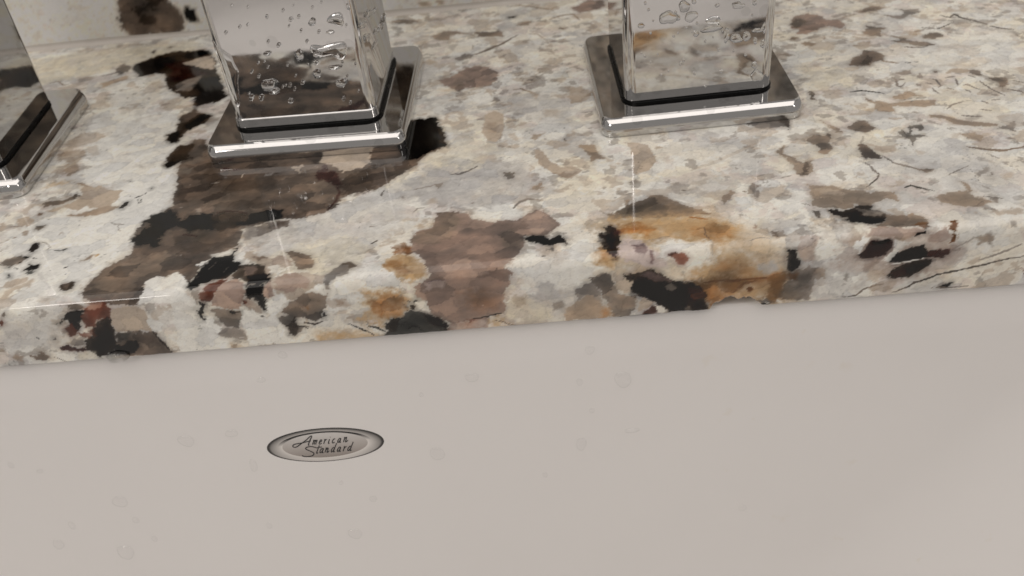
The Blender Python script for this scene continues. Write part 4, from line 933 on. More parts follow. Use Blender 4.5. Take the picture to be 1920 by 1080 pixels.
# ---------------------------------------------------------------- badge printed on the sink wall
BADGE = {'c': (-66.24, -53.65), 'a': 15.95, 'b': 5.87, 't': 0.0025, 'ink': [(0.25, [(-69.14, -51.79), (-69.07, -51.72), (-68.99, -51.62), (-68.93, -51.57), (-68.94, -51.65), (-69.04, -51.9), (-69.22, -52.28), (-69.42, -52.71), (-69.6, -53.12)]), (0.25, [(-69.19, -52.24), (-69.03, -52.07), (-68.87, -51.9), (-68.72, -51.75), (-68.61, -51.65), (-68.54, -51.61), (-68.5, -51.61), (-68.51, -51.66), (-68.55, -51.8), (-68.66, -52.05), (-68.83, -52.39), (-69.01, -52.76), (-69.19, -53.12)]), (0.25, [(-68.75, -52.24), (-68.58, -52.07), (-68.4, -51.9), (-68.25, -51.74), (-68.14, -51.65), (-68.08, -51.63), (-68.05, -51.66), (-68.07, -51.74), (-68.12, -51.88), (-68.23, -52.11), (-68.41, -52.44), (-68.58, -52.75), (-68.69, -52.98), (-68.71, -53.07), (-68.67, -53.08), (-68.61, -53.06), (-68.57, -53.05)]), (0.25, [(-67.67, -52.48), (-67.5, -52.43), (-67.33, -52.38), (-67.17, -52.33), (-67.04, -52.26), (-66.94, -52.16), (-66.86, -52.04), (-66.81, -51.91), (-66.79, -51.82), (-66.81, -51.74), (-66.86, -51.68), (-66.93, -51.65), (-67.02, -51.67), (-67.13, -51.76), (-67.26, -51.91), (-67.4, -52.08), (-67.51, -52.26), (-67.6, -52.44), (-67.69, -52.65), (-67.75, -52.85), (-67.77, -52.99), (-67.75, -53.08), (-67.7, -53.13), (-67.63, -53.15), (-67.54, -53.14), (-67.44, -53.1), (-67.31, -53.02), (-67.18, -52.93), (-67.06, -52.85)]), (0.25, [(-66.12, -51.81), (-66.04, -51.74), (-65.94, -51.64), (-65.88, -51.59), (-65.88, -51.67), (-65.99, -51.92), (-66.17, -52.3), (-66.38, -52.73), (-66.57, -53.14)]), (0.25, [(-66.17, -52.25), (-66.03, -52.11), (-65.88, -51.96), (-65.74, -51.83), (-65.62, -51.74), (-65.53, -51.71), (-65.46, -51.71), (-65.39, -51.73), (-65.33, -51.74)]), (0.25, [(-64.67, -51.67), (-64.82, -51.98), (-64.98, -52.31), (-65.12, -52.61), (-65.23, -52.85), (-65.27, -52.99), (-65.28, -53.08), (-65.26, -53.12), (-65.23, -53.14), (-65.19, -53.14), (-65.13, -53.1), (-65.06, -53.04), (-64.99, -52.99)]), (0.25, [(-64.35, -51.01), (-64.29, -50.94)]), (0.25, [(-63.24, -51.86), (-63.27, -51.79), (-63.29, -51.7), (-63.32, -51.64), (-63.38, -51.64), (-63.5, -51.73), (-63.65, -51.87), (-63.8, -52.05), (-63.93, -52.23), (-64.02, -52.41), (-64.1, -52.62), (-64.16, -52.82), (-64.18, -52.96), (-64.16, -53.05), (-64.11, -53.1), (-64.03, -53.12), (-63.95, -53.11), (-63.86, -53.07), (-63.75, -52.99), (-63.64, -52.9), (-63.53, -52.82)]), (0.25, [(-61.62, -51.78), (-61.69, -51.73), (-61.75, -51.65), (-61.82, -51.61), (-61.91, -51.63), (-62.06, -51.75), (-62.24, -51.94), (-62.42, -52.16), (-62.55, -52.37), (-62.64, -52.58), (-62.7, -52.81), (-62.73, -53.0), (-62.71, -53.1), (-62.62, -53.09), (-62.49, -52.99), (-62.32, -52.84), (-62.17, -52.66), (-62.0, -52.41), (-61.81, -52.09), (-61.66, -51.81), (-61.59, -51.71), (-61.66, -51.88), (-61.84, -52.22), (-62.02, -52.61), (-62.14, -52.89), (-62.18, -53.02), (-62.16, -53.08), (-62.13, -53.11), (-62.08, -53.11), (-62.04, -53.08), (-61.98, -53.03), (-61.91, -52.95), (-61.85, -52.89)]), (0.25, [(-60.7, -51.62), (-60.62, -51.54), (-60.53, -51.43), (-60.47, -51.38), (-60.48, -51.46), (-60.59, -51.74), (-60.77, -52.16), (-60.98, -52.63), (-61.18, -53.08)]), (0.25, [(-60.78, -52.19), (-60.6, -51.99), (-60.41, -51.77), (-60.24, -51.58), (-60.12, -51.47), (-60.04, -51.44), (-59.99, -51.47), (-59.99, -51.56), (-60.02, -51.71), (-60.13, -51.95), (-60.29, -52.27), (-60.45, -52.6), (-60.56, -52.84), (-60.6, -52.98), (-60.61, -53.07), (-60.58, -53.1), (-60.51, -53.08), (-60.38, -53.0), (-60.21, -52.85), (-60.02, -52.68), (-59.84, -52.52)]), (0.25, [(-67.84, -53.58), (-68.18, -54.22), (-68.53, -54.89), (-68.85, -55.5), (-69.06, -55.95), (-69.15, -56.19), (-69.14, -56.28), (-69.07, -56.28), (-69.01, -56.27), (-68.94, -56.25), (-68.85, -56.19), (-68.75, -56.11), (-68.65, -56.04)]), (0.25, [(-69.01, -54.36), (-68.77, -54.34), (-68.54, -54.33), (-68.31, -54.31), (-68.09, -54.29), (-67.88, -54.25), (-67.67, -54.22), (-67.47, -54.17), (-67.26, -54.13)]), (0.25, [(-66.99, -54.82), (-67.06, -54.76), (-67.12, -54.68), (-67.19, -54.64), (-67.3, -54.66), (-67.46, -54.79), (-67.65, -55.0), (-67.85, -55.23), (-67.99, -55.46), (-68.09, -55.68), (-68.16, -55.93), (-68.19, -56.14), (-68.17, -56.25), (-68.08, -56.24), (-67.93, -56.13), (-67.75, -55.97), (-67.59, -55.78), (-67.4, -55.5), (-67.2, -55.15), (-67.03, -54.85), (-66.95, -54.75), (-67.03, -54.93), (-67.22, -55.3), (-67.43, -55.72), (-67.56, -56.02), (-67.6, -56.16), (-67.59, -56.23), (-67.55, -56.26), (-67.5, -56.26), (-67.45, -56.23), (-67.39, -56.17), (-67.31, -56.09), (-67.25, -56.02)]), (0.25, [(-66.36, -54.8), (-66.28, -54.72), (-66.19, -54.61), (-66.13, -54.56), (-66.14, -54.64), (-66.25, -54.92), (-66.43, -55.33), (-66.65, -55.79), (-66.84, -56.23)]), (0.25, [(-66.44, -55.36), (-66.27, -55.16), (-66.08, -54.94), (-65.91, -54.76), (-65.79, -54.65), (-65.71, -54.62), (-65.67, -54.65), (-65.66, -54.74), (-65.7, -54.89), (-65.8, -55.12), (-65.96, -55.44), (-66.13, -55.76), (-66.24, -56.0), (-66.28, -56.14), (-66.29, -56.22), (-66.25, -56.26), (-66.19, -56.24), (-66.06, -56.16), (-65.9, -56.01), (-65.71, -55.84), (-65.53, -55.68)]), (0.25, [(-63.96, -54.9), (-64.02, -54.81), (-64.07, -54.71), (-64.14, -54.64), (-64.24, -54.66), (-64.39, -54.78), (-64.59, -54.99), (-64.78, -55.22), (-64.93, -55.45), (-65.02, -55.68), (-65.09, -55.93), (-65.12, -56.13), (-65.1, -56.24), (-65.01, -56.23), (-64.86, -56.12), (-64.68, -55.95), (-64.52, -55.77), (-64.37, -55.58), (-64.22, -55.36), (-64.07, -55.11), (-63.9, -54.82), (-63.71, -54.47), (-63.5, -54.07), (-63.28, -53.65), (-63.07, -53.24)]), (0.25, [(-63.9, -54.82), (-64.06, -55.14), (-64.24, -55.47), (-64.39, -55.78), (-64.49, -56.01), (-64.53, -56.15), (-64.52, -56.22), (-64.48, -56.25), (-64.43, -56.25), (-64.37, -56.22), (-64.29, -56.16), (-64.2, -56.08), (-64.11, -56.01)]), (0.25, [(-62.25, -54.83), (-62.32, -54.77), (-62.38, -54.69), (-62.46, -54.64), (-62.56, -54.67), (-62.72, -54.8), (-62.91, -55.0), (-63.1, -55.24), (-63.25, -55.46), (-63.34, -55.69), (-63.41, -55.94), (-63.44, -56.15), (-63.42, -56.26), (-63.33, -56.24), (-63.18, -56.13), (-63.0, -55.97), (-62.84, -55.78), (-62.66, -55.51), (-62.45, -55.15), (-62.29, -54.86), (-62.22, -54.75), (-62.29, -54.93), (-62.48, -55.3), (-62.68, -55.72), (-62.81, -56.02), (-62.85, -56.16), (-62.83, -56.23), (-62.79, -56.26), (-62.75, -56.26), (-62.7, -56.23), (-62.63, -56.17), (-62.56, -56.09), (-62.5, -56.02)]), (0.25, [(-61.43, -54.82), (-61.34, -54.74), (-61.24, -54.64), (-61.17, -54.58), (-61.17, -54.67), (-61.29, -54.94), (-61.47, -55.35), (-61.69, -55.82), (-61.9, -56.26)]), (0.25, [(-61.48, -55.3), (-61.32, -55.15), (-61.17, -54.99), (-61.02, -54.85), (-60.89, -54.75), (-60.79, -54.71), (-60.72, -54.71), (-60.65, -54.74), (-60.58, -54.75)]), (0.25, [(-59.42, -54.88), (-59.48, -54.8), (-59.53, -54.7), (-59.6, -54.63), (-59.7, -54.64), (-59.85, -54.77), (-60.05, -54.97), (-60.24, -55.21), (-60.38, -55.43), (-60.47, -55.66), (-60.54, -55.91), (-60.57, -56.12), (-60.54, -56.23), (-60.45, -56.21), (-60.3, -56.1), (-60.13, -55.93), (-59.97, -55.75), (-59.82, -55.56), (-59.68, -55.35), (-59.53, -55.09), (-59.36, -54.8), (-59.17, -54.45), (-58.97, -54.05), (-58.75, -53.63), (-58.55, -53.22)]), (0.25, [(-59.36, -54.8), (-59.52, -55.12), (-59.69, -55.46), (-59.84, -55.76), (-59.94, -55.99), (-59.97, -56.13), (-59.96, -56.2), (-59.92, -56.23), (-59.87, -56.23), (-59.81, -56.21), (-59.73, -56.14), (-59.65, -56.07), (-59.56, -55.99)]), (0.3, [(-70.56, -53.37), (-70.61, -53.31), (-70.67, -53.26), (-70.71, -53.18), (-70.69, -53.02), (-70.59, -52.77), (-70.44, -52.45), (-70.26, -52.1), (-70.08, -51.75), (-69.86, -51.38), (-69.61, -50.99), (-69.39, -50.62), (-69.25, -50.36), (-69.22, -50.19), (-69.26, -50.1), (-69.37, -50.08), (-69.54, -50.15), (-69.79, -50.34), (-70.11, -50.62), (-70.47, -50.96), (-70.87, -51.29), (-71.31, -51.63), (-71.8, -51.98), (-72.29, -52.33), (-72.73, -52.64), (-73.13, -52.92), (-73.49, -53.18), (-73.82, -53.39), (-74.12, -53.54), (-74.37, -53.59), (-74.59, -53.59), (-74.76, -53.53), (-74.89, -53.46), (-74.97, -53.36), (-75.01, -53.22), (-74.99, -53.07), (-74.93, -52.94), (-74.83, -52.82), (-74.68, -52.7), (-74.47, -52.59), (-74.18, -52.5), (-73.8, -52.43), (-73.33, -52.38), (-72.8, -52.33), (-72.26, -52.25), (-71.67, -52.14), (-71.05, -52.01), (-70.41, -51.87), (-69.78, -51.73)]), (0.3, [(-68.93, -54.23), (-69.2, -54.1), (-69.46, -53.96), (-69.73, -53.83), (-70.02, -53.76), (-70.35, -53.74), (-70.71, -53.76), (-71.06, -53.81), (-71.33, -53.89), (-71.53, -54.0), (-71.68, -54.14), (-71.76, -54.3), (-71.75, -54.47), (-71.61, -54.64), (-71.37, -54.83), (-71.08, -55.03), (-70.82, -55.23), (-70.57, -55.44), (-70.29, -55.66), (-70.05, -55.88), (-69.92, -56.1), (-69.9, -56.31), (-69.97, -56.53), (-70.1, -56.73), (-70.28, -56.9), (-70.54, -57.03), (-70.86, -57.13), (-71.21, -57.2), (-71.55, -57.24), (-71.89, -57.24), (-72.23, -57.2), (-72.55, -57.14), (-72.81, -57.06), (-72.97, -56.98), (-73.06, -56.88), (-73.13, -56.77), (-73.22, -56.66)])]}
def wall_pt(x, z, out=0.0):
    n = 1/math.hypot(1, DRAFT); return Vector((x, wall_y(z)-out*n, z+out*DRAFT*n))
def badge():
    m, nt, b = new_mat('badge_print')
    tc = node(nt, 'ShaderNodeTexCoord'); sp = node(nt, 'ShaderNodeSeparateXYZ'); nt.links.new(tc.outputs['UV'], sp.inputs[0])
    def mth(op, a, c=None):
        n = node(nt, 'ShaderNodeMath', operation=op)
        for k, q in ((0, a), (1, c)):
            if q is None: continue
            if isinstance(q, (int, float)): n.inputs[k].default_value = q
            else: nt.links.new(q, n.inputs[k])
        return n.outputs[0]
    x, y = sp.outputs[0], sp.outputs[1]
    rad = mth('SQRT', mth('ADD', mth('MULTIPLY', x, x), mth('MULTIPLY', y, y)))
    rin = mth('SQRT', mth('ADD', mth('POWER', mth('DIVIDE', mth('ADD', x, .005), .735), 2), mth('POWER', mth('DIVIDE', mth('ADD', y, .0), .74), 2)))
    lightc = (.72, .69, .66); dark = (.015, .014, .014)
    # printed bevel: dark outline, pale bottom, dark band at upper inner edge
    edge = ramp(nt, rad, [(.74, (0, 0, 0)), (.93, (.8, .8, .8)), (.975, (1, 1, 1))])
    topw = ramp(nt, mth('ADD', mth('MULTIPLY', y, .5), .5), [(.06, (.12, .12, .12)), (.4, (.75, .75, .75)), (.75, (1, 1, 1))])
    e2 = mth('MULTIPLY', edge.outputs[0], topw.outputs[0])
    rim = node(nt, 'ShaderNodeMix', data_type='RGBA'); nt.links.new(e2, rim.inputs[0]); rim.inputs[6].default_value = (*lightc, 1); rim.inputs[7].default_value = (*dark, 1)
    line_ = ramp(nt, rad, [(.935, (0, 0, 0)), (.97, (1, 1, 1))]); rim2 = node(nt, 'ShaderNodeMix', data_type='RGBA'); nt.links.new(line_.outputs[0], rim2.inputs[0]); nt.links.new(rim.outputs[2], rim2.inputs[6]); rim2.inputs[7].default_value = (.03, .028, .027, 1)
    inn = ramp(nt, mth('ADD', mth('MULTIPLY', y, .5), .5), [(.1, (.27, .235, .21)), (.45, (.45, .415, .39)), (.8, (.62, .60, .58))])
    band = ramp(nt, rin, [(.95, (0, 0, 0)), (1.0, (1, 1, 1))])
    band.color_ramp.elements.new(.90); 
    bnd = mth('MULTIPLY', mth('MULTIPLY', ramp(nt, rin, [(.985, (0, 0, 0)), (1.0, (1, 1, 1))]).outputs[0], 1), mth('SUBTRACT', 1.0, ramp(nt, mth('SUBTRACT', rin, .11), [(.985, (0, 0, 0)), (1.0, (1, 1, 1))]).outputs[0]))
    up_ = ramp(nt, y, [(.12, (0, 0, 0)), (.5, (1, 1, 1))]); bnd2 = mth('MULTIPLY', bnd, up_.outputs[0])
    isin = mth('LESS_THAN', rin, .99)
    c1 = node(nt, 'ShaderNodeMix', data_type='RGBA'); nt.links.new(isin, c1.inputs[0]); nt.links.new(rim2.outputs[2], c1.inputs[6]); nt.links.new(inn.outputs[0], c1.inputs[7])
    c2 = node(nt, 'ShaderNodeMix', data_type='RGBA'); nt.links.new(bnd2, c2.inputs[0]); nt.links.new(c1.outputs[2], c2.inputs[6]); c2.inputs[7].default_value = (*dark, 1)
    nt.links.new(c2.outputs[2], b.inputs['Base Color']); b.inputs['Roughness'].default_value = .2
    ink, nt2, b2 = new_mat('badge_ink'); b2.inputs['Base Color'].default_value = (.012, .012, .013, 1); b2.inputs['Roughness'].default_value = .25
    n_ = noise(nt2, 900, 2); r_ = ramp(nt2, n_.outputs[0], [(.3, (.2, .2, .2)), (.7, (.32, .32, .32))]); nt2.links.new(r_.outputs[0], b2.inputs['Roughness'])
    cx, cz = BADGE['c']; ax, az, tilt = BADGE['a'], BADGE['b'], BADGE['t']
    ct = wall_pt(cx, cz); loc = Vector((SX, WALL_Y-HY, -T))
    V, F, UV = [], [], []; rings = 10; n = 72
    for k in range(rings+1):
        r = 1-k/rings*.999
        for i in range(n):
            t = 2*pi*i/n; u, w = r*cos(t), r*sin(t); x_ = cx+ax*u*cos(tilt)-az*w*sin(tilt); z_ = cz+ax*u*sin(tilt)+az*w*cos(tilt)
            V.append((wall_pt(x_, z_, .10 if k else .02)-loc)*MM); UV.append((u, w))
    for k in range(rings):
        for i in range(n): j = (i+1) % n; F.append((k*n+i, k*n+j, (k+1)*n+j, (k+1)*n+i))
    F.append([rings*n+i for i in range(n)])
    me = mesh('badge', V, F); uv = me.uv_layers.new(name='UVMap')
    for lp in me.loops: uv.data[lp.index].uv = UV[lp.vertex_index]
    bo = link('badge', me, m, sink); bo['label'] = 'oval metallic-print maker badge with script lettering'
    V, F = [], []
    for w, st in BADGE['ink']:
        pts = [Vector((p[0], p[1])) for p in st]; b0 = len(V)
        for i, p in enumerate(pts):
            d = (pts[min(i+1, len(pts)-1)]-pts[max(i-1, 0)]); d = d.normalized() if d.length else Vector((1, 0)); q = Vector((-d.y, d.x))*w*.5
            V.append((wall_pt(p.x+q.x, p.y+q.y, .16)-loc)*MM); V.append((wall_pt(p.x-q.x, p.y-q.y, .16)-loc)*MM)
        for i in range(len(pts)-1): F.append((b0+2*i, b0+2*i+1, b0+2*i+3, b0+2*i+2))
    link('lettering', mesh('lettering', V, F, smooth=False), ink, bo)
badge()

# ---------------------------------------------------------------- water drops
def drop_mesh(name, rx, ry, hgt, irr, rnd, outline=None, rings=5, n=18, base=-.02):
    """a dome on the local xy plane, z outwards (mm)"""
    ph = [rnd.uniform(0, 6.28) for _ in range(4)]; V = []; F = []
    for k in range(rings):
        t = k/rings; rad = cos(t*pi/2)**.75 if k else 1.0; z = hgt*sin(t*pi/2)**.9 if k else base
        for i in range(n):
            a = 2*pi*i/n; f = 1+irr*(.5*sin(2*a+ph[0])+.35*sin(3*a+ph[1])+.25*sin(5*a+ph[2]))
            V.append((rx*rad*f*cos(a)*MM, ry*rad*f*sin(a)*MM, z*MM))
    V.append((0, 0, hgt*MM)); c = len(V)-1
    for k in range(rings-1):
        for i in range(n): j = (i+1) % n; F.append((k*n+i, k*n+j, (k+1)*n+j, (k+1)*n+i))
    for i in range(n): F.append(((rings-1)*n+i, (rings-1)*n+(i+1) % n, c))
    return mesh(name, V, F)
def film_mesh(name, P, hgt, rnd, rings=5):
    """a flat irregular puddle: the outline P (mm, local xy) shrinks towards its middle while it swells"""
    P = [Vector(p) for p in P]; q = []
    for i in range(len(P)):
        for t in (0, .5): q.append(P[i].lerp(P[(i+1) % len(P)], t)+Vector((rnd.uniform(-.06, .06), rnd.uniform(-.06, .06))))
    q = [(q[i-1]+q[i]*2+q[(i+1) % len(q)])/4 for i in range(len(q))]; c = sum(q, Vector((0, 0)))/len(q); n = len(q); V, F = [], []
    for k in range(rings):
        t = k/rings; f = 1-.75*t**1.6; z = hgt*sin(t*pi/2)**.6 if k else -.02
        V += [((c.x+(p.x-c.x)*f)*MM, (c.y+(p.y-c.y)*f)*MM, z*MM) for p in q]
    V.append((c.x*MM, c.y*MM, hgt*MM)); m = len(V)-1
    for k in range(rings-1):
        for i in range(n): j = (i+1) % n; F.append((k*n+i, k*n+j, (k+1)*n+j, (k+1)*n+i))
    for i in range(n): F.append(((rings-1)*n+i, (rings-1)*n+(i+1) % n, m))
    return mesh(name, V, F)
def place(o, p, nrm, rot=0.0):
    z = Vector(nrm).normalized(); x = Vector((0, 0, 1)).cross(z); x = x.normalized() if x.length > .01 else Vector((1, 0, 0)); y = z.cross(x)
    m = Matrix((x, y, z)).transposed().to_4x4(); m.translation = Vector(p)*MM
    o.matrix_world = m @ Matrix.Rotation(rot, 4, 'Z')
